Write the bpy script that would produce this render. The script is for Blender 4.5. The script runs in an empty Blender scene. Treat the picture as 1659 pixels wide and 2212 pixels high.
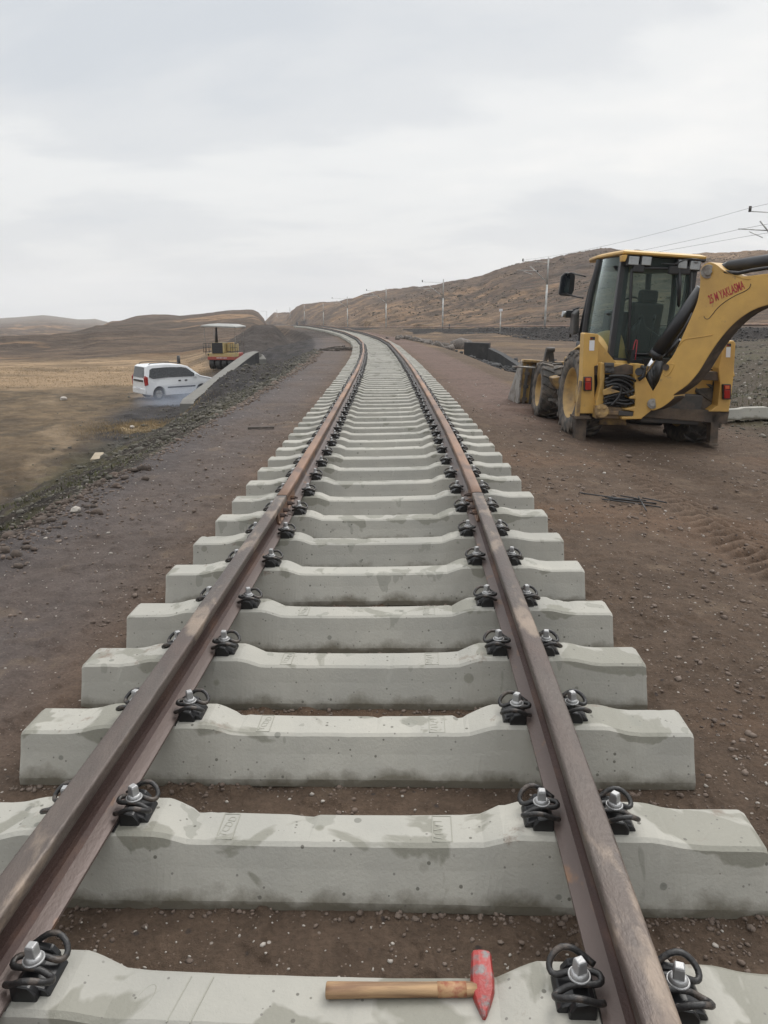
import bpy, bmesh, math, random
import numpy as np
from mathutils import Vector, Matrix
random.seed(7)
rng = np.random.default_rng(11)
R = math.radians
SC = bpy.context.scene
COL = SC.collection

# ---------------------------------------------------------------- camera
CH, PITCH, FPX = 1.767, R(15.3457), 1595.0          # eye height, downward pitch, focal length (1659 px wide frame)
cam_d = bpy.data.cameras.new('camera')
cam = bpy.data.objects.new('camera', cam_d); COL.objects.link(cam)
cam.location = (0, 0, CH); cam.rotation_euler = (math.pi/2 - PITCH, 0, 0)
cam_d.sensor_fit = 'HORIZONTAL'; cam_d.sensor_width = 27.0; cam_d.lens = 27.0*FPX/1659
cam_d.clip_start = .05; cam_d.clip_end = 12000
SC.camera = cam
SC.render.resolution_x, SC.render.resolution_y = 768, 1024

# ---------------------------------------------------------------- sky and light
SUN_EL, SUN_AZ = R(52), R(35)
w = bpy.data.worlds.new('World'); SC.world = w; w.use_nodes = True
nt = w.node_tree; nt.nodes.clear()
def N(nt, t, **k):
    n = nt.nodes.new(t)
    for a, b in k.items(): setattr(n, a, b)
    return n
def ramp(nt, pts, interp='LINEAR'):
    n = N(nt, 'ShaderNodeValToRGB'); e = n.color_ramp.elements; n.color_ramp.interpolation = interp
    while len(e) < len(pts): e.new(.5)
    for q, (p, c) in zip(e, pts):
        q.position = p; q.color = (c[0], c[1], c[2], 1) if not isinstance(c, (int, float)) else (c, c, c, 1)
    return n
out = N(nt, 'ShaderNodeOutputWorld'); bg = N(nt, 'ShaderNodeBackground'); bg.inputs[1].default_value = .087
sky = N(nt, 'ShaderNodeTexSky', sky_type='NISHITA', sun_disc=False, sun_elevation=SUN_EL, sun_rotation=SUN_AZ, dust_density=4.0)
tc = N(nt, 'ShaderNodeTexCoord'); sep = N(nt, 'ShaderNodeSeparateXYZ')
nt.links.new(tc.outputs['Generated'], sep.inputs[0])
# clouds live on a flat layer overhead: direction / (height + k)
zc = N(nt, 'ShaderNodeMath', operation='MAXIMUM'); zc.inputs[1].default_value = 0; nt.links.new(sep.outputs[2], zc.inputs[0])
za = N(nt, 'ShaderNodeMath', operation='ADD'); za.inputs[1].default_value = .22; nt.links.new(zc.outputs[0], za.inputs[0])
dv = N(nt, 'ShaderNodeVectorMath', operation='DIVIDE'); cz = N(nt, 'ShaderNodeCombineXYZ')
for i in range(3): nt.links.new(za.outputs[0], cz.inputs[i])
nt.links.new(tc.outputs['Generated'], dv.inputs[0]); nt.links.new(cz.outputs[0], dv.inputs[1])
mp = N(nt, 'ShaderNodeMapping'); mp.inputs['Scale'].default_value = (.75, 1.15, .0); mp.inputs['Location'].default_value = (3.1, 1.25, 0)
mp.inputs['Rotation'].default_value = (0, 0, R(18))
nt.links.new(dv.outputs[0], mp.inputs[0])
n1 = N(nt, 'ShaderNodeTexNoise'); n1.inputs['Scale'].default_value = 1.15; n1.inputs['Detail'].default_value = 7; n1.inputs['Roughness'].default_value = .52; n1.inputs['Distortion'].default_value = .25
nt.links.new(mp.outputs[0], n1.inputs[0])
cr = ramp(nt, [(.30, (6.3, 6.65, 7.05)), (.45, (7.2, 7.4, 7.6)), (.56, (8.3, 8.4, 8.4)), (.70, (9.1, 9.05, 8.9))], 'EASE')
nt.links.new(n1.outputs[0], cr.inputs[0])
# a thicker, greyer bank low over the horizon
hz = N(nt, 'ShaderNodeMapRange'); hz.inputs[1].default_value = 0; hz.inputs[2].default_value = .16; hz.inputs[3].default_value = .55; hz.inputs[4].default_value = 0
nt.links.new(sep.outputs[2], hz.inputs[0])
mh = N(nt, 'ShaderNodeMix', data_type='RGBA'); mh.inputs['B'].default_value = (7.7, 7.8, 7.85, 1)
nt.links.new(hz.outputs[0], mh.inputs['Factor']); nt.links.new(cr.outputs[0], mh.inputs['A'])
# an overcast sky is brightest overhead
zb_ = N(nt, 'ShaderNodeMapRange'); zb_.inputs[1].default_value = .42; zb_.inputs[2].default_value = .95; zb_.inputs[3].default_value = 1; zb_.inputs[4].default_value = 2.1
nt.links.new(sep.outputs[2], zb_.inputs[0]); zs_ = N(nt, 'ShaderNodeVectorMath', operation='SCALE'); nt.links.new(mh.outputs['Result'], zs_.inputs[0]); nt.links.new(zb_.outputs[0], zs_.inputs['Scale'])
mx = N(nt, 'ShaderNodeMix', data_type='RGBA'); mx.inputs['Factor'].default_value = .95
nt.links.new(sky.outputs[0], mx.inputs['A']); nt.links.new(zs_.outputs[0], mx.inputs['B'])
nt.links.new(mx.outputs['Result'], bg.inputs[0]); nt.links.new(bg.outputs[0], out.inputs[0])
sd = bpy.data.lights.new('sun', 'SUN'); sd.energy = 1.5; sd.angle = R(35); sd.color = (1, .97, .93)
sun = bpy.data.objects.new('sun', sd); COL.objects.link(sun)
# the light comes from ahead and right of the camera, high behind the cloud
sun.rotation_euler = Vector((-math.sin(SUN_AZ)*math.cos(SUN_EL), -math.cos(SUN_AZ)*math.cos(SUN_EL), -math.sin(SUN_EL))).to_track_quat('-Z', 'Y').to_euler()
vs = SC.view_settings; SC.cycles.volume_bounces = 1; vs.view_transform = 'Standard'; vs.look = 'None'; vs.gamma = 1; vs.exposure = .3

# ---------------------------------------------------------------- helpers
def ray(px, py):
    u = (px - 829.5)/FPX; v = (py - 1106)/FPX
    return np.array([u, math.cos(PITCH) - v*math.sin(PITCH), -math.sin(PITCH) - v*math.cos(PITCH)])
def P(px, py, Y):                       # point at forward distance Y
    d = ray(px, py); t = Y/d[1]; return Vector((d[0]*t, Y, CH + d[2]*t))
def slope(y): d = ray(829.5, y); return d[2]/d[1]
def tag(o, label=None, cat=None, group=None, kind=None):
    if label: o['label'] = label
    if cat: o['category'] = cat
    if group: o['group'] = group
    if kind: o['kind'] = kind
    return o
def empty(name, loc=(0, 0, 0), rot=(0, 0, 0)):
    o = bpy.data.objects.new(name, None); COL.objects.link(o)
    o.location = loc; o.rotation_euler = rot; o.empty_display_size = .2
    return o
def kids(o): return [c for c in bpy.data.objects if c.parent == o]
def perp(d):
    d = d.normalized(); a = Vector((0, 0, 1)) if abs(d.z) < .9 else Vector((1, 0, 0))
    x = d.cross(a).normalized(); return x, d.cross(x).normalized()

class MB:
    """collects solids and links them as one mesh object"""
    def __init__(s): s.v = []; s.f = []; s.m = []; s.sm = []
    def add(s, vs, fs, mi=0, smooth=False):
        b = len(s.v); s.v += [Vector(v) for v in vs]; s.f += [tuple(b+i for i in f) for f in fs]
        s.m += [mi]*len(fs); s.sm += [smooth]*len(fs); return s
    def box(s, c, d, rot=None, mi=0, taper=(1, 1)):
        c = Vector(c); hx, hy, hz = d[0]/2, d[1]/2, d[2]/2
        vs = [Vector((x*hx*(taper[0] if z > 0 else 1), y*hy*(taper[1] if z > 0 else 1), z*hz)) for z in (-1, 1) for y in (-1, 1) for x in (-1, 1)]
        if rot is not None:
            M = rot if isinstance(rot, Matrix) else Matrix.Rotation(rot[0], 3, 'X') @ Matrix.Rotation(rot[1], 3, 'Y') @ Matrix.Rotation(rot[2], 3, 'Z')
            vs = [M @ v for v in vs]
        return s.add([c+v for v in vs], [(0, 2, 3, 1), (4, 5, 7, 6), (0, 1, 5, 4), (2, 6, 7, 3), (0, 4, 6, 2), (1, 3, 7, 5)], mi)
    def cyl(s, a, b, r, r2=None, n=16, mi=0, caps=True, smooth=True):
        a, b = Vector(a), Vector(b); r2 = r if r2 is None else r2; x, y = perp(b-a)
        vs = [p + (x*math.cos(2*math.pi*i/n) + y*math.sin(2*math.pi*i/n))*q for p, q in ((a, r), (b, r2)) for i in range(n)]
        s.add(vs, [(i, (i+1) % n, n+(i+1) % n, n+i) for i in range(n)], mi, smooth)
        if caps: s.add(vs, [tuple(range(n))[::-1], tuple(range(n, 2*n))], mi)
        return s
    def tube(s, pts, r, n=8, mi=0, closed=False):
        pts = [Vector(p) for p in pts]; m = len(pts); rr = r if isinstance(r, (list, tuple)) else [r]*m
        ring = []; up = None
        for i, p in enumerate(pts):
            if closed: t = pts[(i+1) % m] - pts[i-1]
            else: t = pts[min(i+1, m-1)] - pts[max(i-1, 0)]
            t.normalize()
            if up is None: x, y = perp(t)
            else:
                x = up - t*up.dot(t)
                x = x.normalized() if x.length > 1e-5 else perp(t)[0]
                y = t.cross(x)
            up = x
            ring += [p + (x*math.cos(2*math.pi*j/n) + y*math.sin(2*math.pi*j/n))*rr[i] for j in range(n)]
        fs = []
        for i in range(m if closed else m-1):
            k = (i+1) % m
            fs += [(i*n+j, i*n+(j+1) % n, k*n+(j+1) % n, k*n+j) for j in range(n)]
        s.add(ring, fs, mi, True)
        if not closed: s.add(ring, [tuple(range(n))[::-1], tuple(range((m-1)*n, m*n))], mi)
        return s
    def prism(s, poly, off, mi=0, mi2=None):
        """poly: 3-D outline; off: extrusion vector"""
        poly = [Vector(p) for p in poly]; off = Vector(off); n = len(poly)
        nr = sum(((poly[i].cross(poly[(i+1) % n])) for i in range(n)), Vector())
        if nr.dot(off) > 0: poly = poly[::-1]
        vs = poly + [p+off for p in poly]
        s.add(vs, [tuple(range(n))], mi); s.add(vs, [tuple(range(n, 2*n))[::-1]], mi)
        return s.add(vs, [((i+1) % n, i, n+i, n+(i+1) % n) for i in range(n)], mi if mi2 is None else mi2)
    def loft(s, secs, mi=0, smooth=False, caps=True, closed=True):
        n = len(secs[0]); vs = [Vector(p) for q in secs for p in q]; fs = []
        for i in range(len(secs)-1):
            for j in range(n if closed else n-1):
                k = (j+1) % n; fs.append((i*n+j, i*n+k, (i+1)*n+k, (i+1)*n+j))
        s.add(vs, fs, mi, smooth)
        if caps and closed: s.add(vs, [tuple(range(n))[::-1], tuple(range((len(secs)-1)*n, len(secs)*n))], mi)
        return s
    def build(s, name, mats, parent=None, bevel=0, segs=2, loc=None, angle=35, fixn=True):
        me = bpy.data.meshes.new(name)
        bm = bmesh.new(); vv = [bm.verts.new(v) for v in s.v]
        for f, mi, sm in zip(s.f, s.m, s.sm):
            try: q = bm.faces.new([vv[i] for i in f])
            except ValueError: continue
            q.material_index = mi; q.smooth = sm
        bmesh.ops.remove_doubles(bm, verts=bm.verts, dist=1e-5)
        if fixn: bmesh.ops.recalc_face_normals(bm, faces=bm.faces)
        if bevel:
            es = [e for e in bm.edges if len(e.link_faces) == 2 and e.calc_face_angle(0) > R(angle) and not (e.link_faces[0].smooth and e.link_faces[1].smooth)]
            bmesh.ops.bevel(bm, geom=es, offset=bevel, segments=segs, profile=.6, affect='EDGES', clamp_overlap=True)
        bm.to_mesh(me); bm.free()
        for m in (mats if isinstance(mats, (list, tuple)) else [mats]): me.materials.append(m)
        o = bpy.data.objects.new(name, me); COL.objects.link(o)
        if parent: o.parent = parent
        if loc: o.location = loc
        return o

def mat(name, col, rough=.6, metal=0.0, var=.12, vscale=6.0, col2=None, amt=.5, cscale=3.0, edge=.08, bump=0.0, bscale=40.0, spec=.5, rand=False, detail=6, stretch=(1, 1, 1), rvar=0.0, col3=None, amt3=.4, cscale3=11.0):
    m = bpy.data.materials.new(name); m.use_nodes = True; nt = m.node_tree; b = nt.nodes['Principled BSDF']
    b.inputs['Roughness'].default_value = rough; b.inputs['Metallic'].default_value = metal; b.inputs['Specular IOR Level'].default_value = spec
    tc = N(nt, 'ShaderNodeTexCoord'); mp = N(nt, 'ShaderNodeMapping'); mp.inputs['Scale'].default_value = stretch
    nt.links.new(tc.outputs['Object'], mp.inputs[0]); vec = mp.outputs[0]
    if rand:
        oi = N(nt, 'ShaderNodeObjectInfo'); sc = N(nt, 'ShaderNodeVectorMath', operation='SCALE'); sc.inputs['Scale'].default_value = 37.0
        cb = N(nt, 'ShaderNodeCombineXYZ')
        for i in range(3): nt.links.new(oi.outputs['Random'], cb.inputs[i])
        ad = N(nt, 'ShaderNodeVectorMath', operation='ADD')
        nt.links.new(cb.outputs[0], sc.inputs[0]); nt.links.new(vec, ad.inputs[0]); nt.links.new(sc.outputs[0], ad.inputs[1]); vec = ad.outputs[0]
    def noise(scale, det=detail, rg=.55):
        n = N(nt, 'ShaderNodeTexNoise'); n.inputs['Scale'].default_value = scale; n.inputs['Detail'].default_value = det; n.inputs['Roughness'].default_value = rg
        nt.links.new(vec, n.inputs[0]); return n
    cur = None
    c = N(nt, 'ShaderNodeRGB'); c.outputs[0].default_value = (*col, 1); cur = c.outputs[0]
    def blend(cur, c2, thr, scale, e):
        n = noise(scale); r = ramp(nt, [(max(0, thr-e), 0), (min(1, thr+e), 1)]); nt.links.new(n.outputs[0], r.inputs[0])
        x = N(nt, 'ShaderNodeMix', data_type='RGBA'); x.inputs['B'].default_value = (*c2, 1)
        nt.links.new(r.outputs[0], x.inputs['Factor']); nt.links.new(cur, x.inputs['A']); return x.outputs['Result'], r
    if col2: cur, _ = blend(cur, col2, amt, cscale, edge)
    if col3: cur, _ = blend(cur, col3, amt3, cscale3, .05)
    n = noise(vscale); r = N(nt, 'ShaderNodeMapRange'); r.inputs[1].default_value = .25; r.inputs[2].default_value = .75; r.inputs[3].default_value = 1-var; r.inputs[4].default_value = 1+var
    nt.links.new(n.outputs[0], r.inputs[0])
    mu = N(nt, 'ShaderNodeVectorMath', operation='SCALE'); nt.links.new(cur, mu.inputs[0]); nt.links.new(r.outputs[0], mu.inputs['Scale'])
    nt.links.new(mu.outputs[0], b.inputs['Base Color'])
    if rvar:
        q = N(nt, 'ShaderNodeMapRange'); q.inputs[1].default_value = .3; q.inputs[2].default_value = .7; q.inputs[3].default_value = rough-rvar; q.inputs[4].default_value = rough+rvar
        nt.links.new(n.outputs[0], q.inputs[0]); nt.links.new(q.outputs[0], b.inputs['Roughness'])
    if bump:
        n = noise(bscale, 4, .6); q = N(nt, 'ShaderNodeBump'); q.inputs['Strength'].default_value = bump; q.inputs['Distance'].default_value = .01
        nt.links.new(n.outputs[0], q.inputs['Height']); nt.links.new(q.outputs[0], b.inputs['Normal'])
    return m

# numpy fractal noise -------------------------------------------------
def _h(ix, iy, s):
    a = (ix.astype(np.int64)*374761393 + iy.astype(np.int64)*668265263 + s*982451653) & 0xffffffff
    a = ((a ^ (a >> 13))*1274126177) & 0xffffffff
    return ((a ^ (a >> 16)) & 0xffffff)/float(0xffffff)
def vn(x, y, s=0):
    ix = np.floor(x); iy = np.floor(y); fx = x-ix; fy = y-iy; fx = fx*fx*(3-2*fx); fy = fy*fy*(3-2*fy)
    a = _h(ix, iy, s); b = _h(ix+1, iy, s); c = _h(ix, iy+1, s); d = _h(ix+1, iy+1, s)
    return (a*(1-fx)+b*fx)*(1-fy) + (c*(1-fx)+d*fx)*fy
def fbm(x, y, s=0, o=4):
    r = 0; a = .5; t = 0
    for i in range(o): r = r + a*vn(x*2**i+i*17.3, y*2**i-i*9.1, s+i); t += a; a *= .5
    return r/t - .5
def ss(x, a, b):
    t = np.clip((x-a)/(b-a), 0, 1); return t*t*(3-2*t)

# ---------------------------------------------------------------- track line
TY = np.array([-4, 0, 1.2, 2.45, 3, 3.58, 4.24, 4.86, 5.49, 6.07, 6.7, 7.3, 8, 9.1, 10.3, 11.4, 14.8, 20.7, 26, 33.1, 42, 50, 62, 75, 92, 110, 130, 155])
TX = np.array([-.50, -.262, -.193, -.129, -.108, -.090, -.068, -.048, -.028, -.014, -.005, .002, .011, .022, .026, .029, .036, .032, -.02, -.14, -.42, -.95, -2.35, -4.5, -8.2, -13.5, -21, -32])
_yy = np.linspace(-4, 155, 1600); _xx = np.interp(_yy, TY, TX)
_k = np.hanning(25); _k /= _k.sum(); _xp = np.pad(_xx, 12, mode='reflect', reflect_type='odd'); _xx = np.convolve(_xp, _k, 'valid')
def TC(Y): return np.interp(Y, _yy, _xx)
def TZ(Y): return np.interp(Y, [-5, 7, 9, 12, 16, 21, 33, 50, 62, 92, 110, 155], [0, 0, -.013, -.05, -.11, -.19, -.37, -.42, -.43, -.48, -.6, -1.0])
CANT = .0225
def trk(Y, off=0.0, up=0.0):
    """world point at lateral offset off and height up over the sleeper base plane"""
    h = math.atan2(float(TC(Y+.3)-TC(Y-.3)), .6)
    ct = CANT*float(1-ss(np.array(Y), 11., 20.))
    return Vector((float(TC(Y)) + off*math.cos(h) - up*ct, Y - off*math.sin(h), float(TZ(Y)) + up + off*ct)), h, ct

# ---------------------------------------------------------------- terrain
# the old line beside the site (catenary masts stand along it): x, y, rail level
OL = np.array([(75, 12, 1.6), (48, 30, 1.1), (35, 40, .85), (28.5, 50, .70), (24.5, 65, .35), (20.6, 90, -.25), (15.6, 110, -.75), (10.8, 128, -1.25), (.9, 162, -2.0), (-10.2, 213, -3.0), (-24, 286, -4.3), (-37, 340, -5.0), (-54, 400, -5.9), (-75, 480, -7.0), (-100, 600, -8.0)], float)
def old_line(X, Y):
    best = np.full(X.shape, 1e9); zz = np.zeros(X.shape); side = np.zeros(X.shape)
    for i in range(len(OL)-1):
        a, b = OL[i], OL[i+1]; d = b[:2]-a[:2]; L2 = (d**2).sum()
        t = np.clip(((X-a[0])*d[0]+(Y-a[1])*d[1])/L2, 0, 1)
        dx = X-a[0]-t*d[0]; dy = Y-a[1]-t*d[1]; q = np.hypot(dx, dy)
        m = q < best; best = np.where(m, q, best); zz = np.where(m, a[2]+t*(b[2]-a[2]), zz)
        side = np.where(m, np.sign(d[0]*dy-d[1]*dx), side)      # + = left of travel, towards the new track
    return best, zz, side
def S(y, Y): return CH + Y*slope(y)
LEFT = [(-900, 745, 110, 690), (-300, 742, 115, 690), (0, 731, 125, 686.6), (42, 728, 135, 684), (92, 725, 145, 680), (125, 722, 155, 683.7), (167, 718, 170, 689), (204, 705, 205, 688.7), (237, 696, 255, 697), (292, 686.6, 285, 695), (354, 681.6, 300, 695), (387, 683.7, 300, 695), (458, 675, 310, 695), (492, 670.7, 320, 695), (546, 670, 330, 695), (558, 676, 335, 695), (569, 689, 340, 695)]
RIGHT = [(576, 691, 560), (592, 674, 560), (617, 677, 540), (629, 670, 470), (640, 662, 440), (654, 655, 420), (691, 651, 400), (740, 648, 380), (786, 637, 360), (853, 624.6, 340), (920, 614, 320), (990, 604, 300), (1032, 597.5, 290), (1074, 579, 280), (1136, 562, 275), (1199, 552, 270), (1244, 545, 265), (1310, 541, 260), (1360, 545, 250), (1440, 556, 240), (1500, 551, 235), (1659, 540, 230), (1900, 530, 225), (2600, 500, 220)]
cols = []
Ygrid = np.concatenate([np.linspace(0, 60, 13), np.geomspace(65, 7000, 240)])
for px, yn, Yr, yf in LEFT:
    pts = [(0, -2.65), (55, -2.65), (75, S(770, 75) if px > -200 else -2.9), (95, S(750, 95)), (Yr, S(yn, Yr)), (Yr*1.25, S(yn, Yr)-2.2), (Yr*2.0, S(yn+14, Yr*2.0))]
    if px < 250: pts += [(950, S(max(yf, yn-45)+9, 950)), (1250, S(yf, 1250)), (1600, S(yf+8, 1600)), (7000, S(704, 7000))]
    else: pts += [(1250, S(705, 1250)), (7000, S(706, 7000))]
    if px >= 200: pts[3] = (95, S(742, 95)); pts[2] = (75, S(768, 75))
    if px >= 400:
        f_ = min(1, (px-400)/150); pts[1] = (55, -2.65+.9*f_); pts[2] = (75, pts[2][1]*(1-f_)-1.65*f_); pts[3] = (95, pts[3][1]*(1-f_)-1.6*f_)
    pts = sorted(pts); cols.append((px, np.interp(Ygrid, *zip(*pts))))
def railY(px):
    u = (px-829.5)/FPX*.964
    best = None
    for i in range(len(OL)-1):
        a, b = OL[i], OL[i+1]; den = (b[0]-a[0]) - u*(b[1]-a[1])
        t = (u*a[1]-a[0])/den if den else -1
        if 0 <= t <= 1: best = a[1]+t*(b[1]-a[1]); z = a[2]+t*(b[2]-a[2]); break
    return (best, z) if best else (40, .8)
for px, ysk, Yr in RIGHT:
    yr, zr = railY(px)
    low = -1.25 if px < 1300 else (-.9 if px < 1500 else -.25)
    if px < 760: low = -1.6
    foot = min(yr+9, Yr*.8)
    pts = [(0, low), (min(60, yr-6), low), (max(yr-4, 5), min(low, zr-.6)), (foot, zr-.25)]
    top = S(ysk, Yr)
    for q, hfrac in ((.25, .17), (.5, .44), (.75, .76), (1, 1)): pts.append((foot+(Yr-foot)*q, zr-.25+(top-zr)*hfrac + (0.25*0)))
    pts[-1] = (Yr, top)
    pts += [(Yr*1.3, S(ysk+14, Yr*1.3)), (Yr*2.5, S(690, Yr*2.5)), (1250, S(703, 1250)), (7000, S(706, 7000))]
    pts = sorted(pts); cols.append((px, np.interp(Ygrid, *zip(*pts))))
CPX = np.array([c[0] for c in cols], float); CZ = np.array([c[1] for c in cols])
_g = np.hanning(9); _g /= _g.sum()
CZ = np.array([np.convolve(np.pad(c, 4, mode='edge'), np.hanning(9)/np.hanning(9).sum(), 'valid') for c in CZ])
for i in range(len(CPX)):                      # smoothing must not eat the crests
    pass
def far_z(X, Y):
    r = np.hypot(X, Y); az = np.arctan2(X, Y); azc = np.clip(az, R(-42), R(42))
    Ye = r*np.cos(azc); t = np.tan(azc); px = 829.5 + t*FPX/.964
    ci = np.clip(np.interp(px, CPX, np.arange(len(CPX))), 0, len(CPX)-1.001); i0 = ci.astype(int); fi = ci-i0
    yi = np.clip(np.interp(Ye, Ygrid, np.arange(len(Ygrid))), 0, len(Ygrid)-1.001); j0 = yi.astype(int); fj = yi-j0
    a = CZ[i0, j0]*(1-fj)+CZ[i0, j0+1]*fj; b = CZ[i0+1, j0]*(1-fj)+CZ[i0+1, j0+1]*fj
    return a*(1-fi)+b*fi, px, Ye
def g2(X, Y, cx, cy, sx, sy): return np.exp(-(((X-cx)/sx)**2 + ((Y-cy)/sy)**2))
MACH = (4.28, 11.9, -.30)
def terrain(X, Y, detail=True):
    """height and the surface classes"""
    X = np.asarray(X, float); Y = np.asarray(Y, float)
    far, px, Ye = far_z(X, Y)
    tc = np.where(Y < -4, TC(-4.), np.where(Y > 155, TC(155.), TC(Y))); d = X-tc; tz = TZ(np.clip(Y, -4, 155))
    n1 = fbm(X*.35, Y*.35, 3); n2 = fbm(X*1.3, Y*1.3, 9); n3 = fbm(X*.06, Y*.06, 21, 5)
    # ground around the formation
    base = far.copy()
    base = base + ss(Ye, 45, 110)*n3*(1.4 + .004*np.clip(Ye, 0, 900)) * (1-.8*ss(Ye, 700, 1200))
    hill = ss(Ye, 100, 200)*ss(px, 640, 800)
    base = base + hill*(fbm(X*.03, Y*.055, 33, 5)*3.2 + fbm(X*.16, Y*.30, 35, 4)*1.6)
    leftn = 1-ss(px, 540, 640)
    base = base + leftn*ss(Ye, 60, 120)*fbm(X*.022, Y*.05, 44, 5)*2.4*(1-.6*ss(Ye, 600, 1000))
    # right hand shelf where the digger stands, the borrow ground beyond and the basin by the culvert
    shelf = tz - .16*ss(d, 1.7, 3.6) - .045*np.clip(X-2.6, 0, 4)*ss(Y, 6, 10)
    rz = np.where(Y < 60, shelf + .20*ss(X, 6.0, 8.5)*ss(Y, 8, 14) + .10*n1, base)
    # rubble bank at the far right
    rz = rz + .5*ss(X-.33*Y, 1.5, 9)*ss(Y, 10, 22)*(1-ss(Y, 42, 60)) + .12*n2*ss(X, 6.3, 8)
    basin = ss(Y, 17, 26)*(1-ss(Y-.9*X, 68, 84))*ss(d, 3.4, 6.2)*(1-ss(X-.28*Y, 2.2, 6.5))
    rz = rz*(1-basin) + (-1.45+.15*n1)*basin
    rz = rz*(1-ss(Y, 42, 62)) + base*ss(Y, 42, 62)
    # left hand: shoulder then slope down to the plain
    sh = 3.0 + .18*fbm(Y*.9, X*0+.5, 5, 3) + .45*ss(Y, 22, 40)
    shw = sh + 3.1*ss(Y, 27, 37)*(1-ss(Y, 46, 62))
    kk = .10 + .34*ss(Y, 30, 35)*(1-ss(Y, 40, 46))
    fall = np.where(-d < shw, (-d-sh)*kk, (shw-sh)*kk + (-d-shw)*(.42+.3*ss(Y, 25, 36)))
    lz = np.maximum(tz - np.clip(fall, 0, 99) + .22*n2*ss(-d, sh, sh+1.5)*(1-ss(-d, 7, 12)) , np.minimum(base + .25*n1*ss(-d, 4, 9), tz))
    wl = .95*g2(X, Y, -6.6, 31.0, 1.5, 3.2)
    lz = lz + wl*ss(-d, 3.6, 5.0)*(1-ss(-d, 7.6, 8.4))
    mound = 2.3*g2(X, Y, -10.0, 70, 4.2, 13)*(1+.5*n1)
    lz = np.where(-d > 4.2, np.minimum(lz + mound*ss(-d, 4.2, 7), .35+0*lz + (lz > .35)*(lz-.35)), lz)
    Z = np.where(d < 0, lz, np.where(d < 3.0, shelf, rz))
    # formation carries on ahead as a low bank
    wf = ss(np.abs(d), 3.0, 7.5)
    Zf = tz*(1-wf) + np.where(d < 0, lz, rz)*wf
    Z = np.where((Y > 14) & (Y < 150), np.where(d > 0, np.where(d < 3.1, tz, Zf), Z), Z)
    Z = np.where((Y <= 14) & (d > 0), shelf*(1-ss(X, 5.5, 7)) + rz*ss(X, 5.5, 7), Z)
    past = ss(Y, 112, 150)
    Z = Z*(1-past) + base*past
    # cross fall of the track bed
    Z = Z + CANT*np.clip(d, -1.6, 1.6)*(1-ss(Y, 11, 20))*(1-.0)
    # old line embankment
    q, oz, side = old_line(X, Y)
    emb = oz - .12 - np.clip(q-2.1, 0, 99)*.72
    isb = emb > Z
    Z = np.maximum(Z, emb)
    Z = np.where((q < 2.4), emb, Z)
    # small relief
    near = 1-ss(Ye, 20, 60)
    if detail:
        off = ss(np.abs(d), 1.3, 1.8)
        Z = Z + near*(.014*fbm(X*2.2, Y*2.2, 61, 4) + (.35+.65*off)*.026*fbm(X*6, Y*6, 63, 3) + (.5+.5*off)*.014*fbm(X*17, Y*17, 65, 2) + .016*ss(fbm(X*11, Y*11, 67, 3), .12, .28) + .007*fbm(X*45, Y*45, 68, 2))
        rut = np.exp(-((X-2.95-.03*(Y-6))/.27)**2)*ss(Y, 4.2, 5)*(1-ss(Y, 9.2, 10.4))
        Z = Z + rut*(.042*np.sin(2*math.pi*(Y+.75*np.abs(X-2.95)+.05*n2)/.16)*(1+1.2*n2) - .022)
        rut3 = np.exp(-((X-3.75-.05*(Y-6))/.20)**2)*ss(Y, 4.6, 5.4)*(1-ss(Y, 8.5, 9.6)); Z = Z + rut3*(.016*np.sin(2*math.pi*(Y+.7*np.abs(X-3.75))/.14) - .012)
        rut2 = np.exp(-((X-1.95)/.16)**2)*ss(Y, 7, 9)*(1-ss(Y, 20, 26))
        Z = Z - rut2*.02
        Z = Z + np.where(isb & (Ye < 130), .10*fbm(X*3, Y*3, 70, 3), 0)
        rough = ss(-d, sh, sh+.8)*(1-ss(-d, 9, 13))*(Y < 60)
        Z = Z + rough*(.17*fbm(X*3.2, Y*3.2, 75, 3) + .05*fbm(X*9, Y*9, 77, 2))
        rr = ss(X, 6.2, 7.5)*(Y > 5)*(Y < 60)
        Z = Z + rr*(.10*fbm(X*2.7, Y*2.7, 79, 3) + .06*fbm(X*8, Y*8, 81, 2))
        pl = (-d > 9)*(Y < 70)
        Z = Z + pl*(.09*fbm(X*.9, Y*1.6, 85, 3) + .05*fbm(X*3.1, Y*4.3, 86, 3) + .022*fbm(X*9, Y*9, 87, 2))
    return Z, dict(d=d, px=px, Ye=Ye, q=q, isb=isb, side=side, sh=sh, n1=n1, n2=n2, n3=n3, hill=hill)
def GZ(x, y): return float(terrain(np.array([float(x)]), np.array([float(y)]))[0][0])

az = np.concatenate([np.linspace(-180, -42, 40, endpoint=False), np.linspace(-42, 42, 700), np.linspace(42, 180, 41)[1:-1]])
rr = np.concatenate([[.02, .4, .8, 1.1], np.geomspace(1.25, 14, 470), np.geomspace(14.1, 70, 250), np.geomspace(70.5, 620, 300), np.geomspace(640, 2300, 40)])
AZ, RR = np.meshgrid(np.radians(az), rr)
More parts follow.
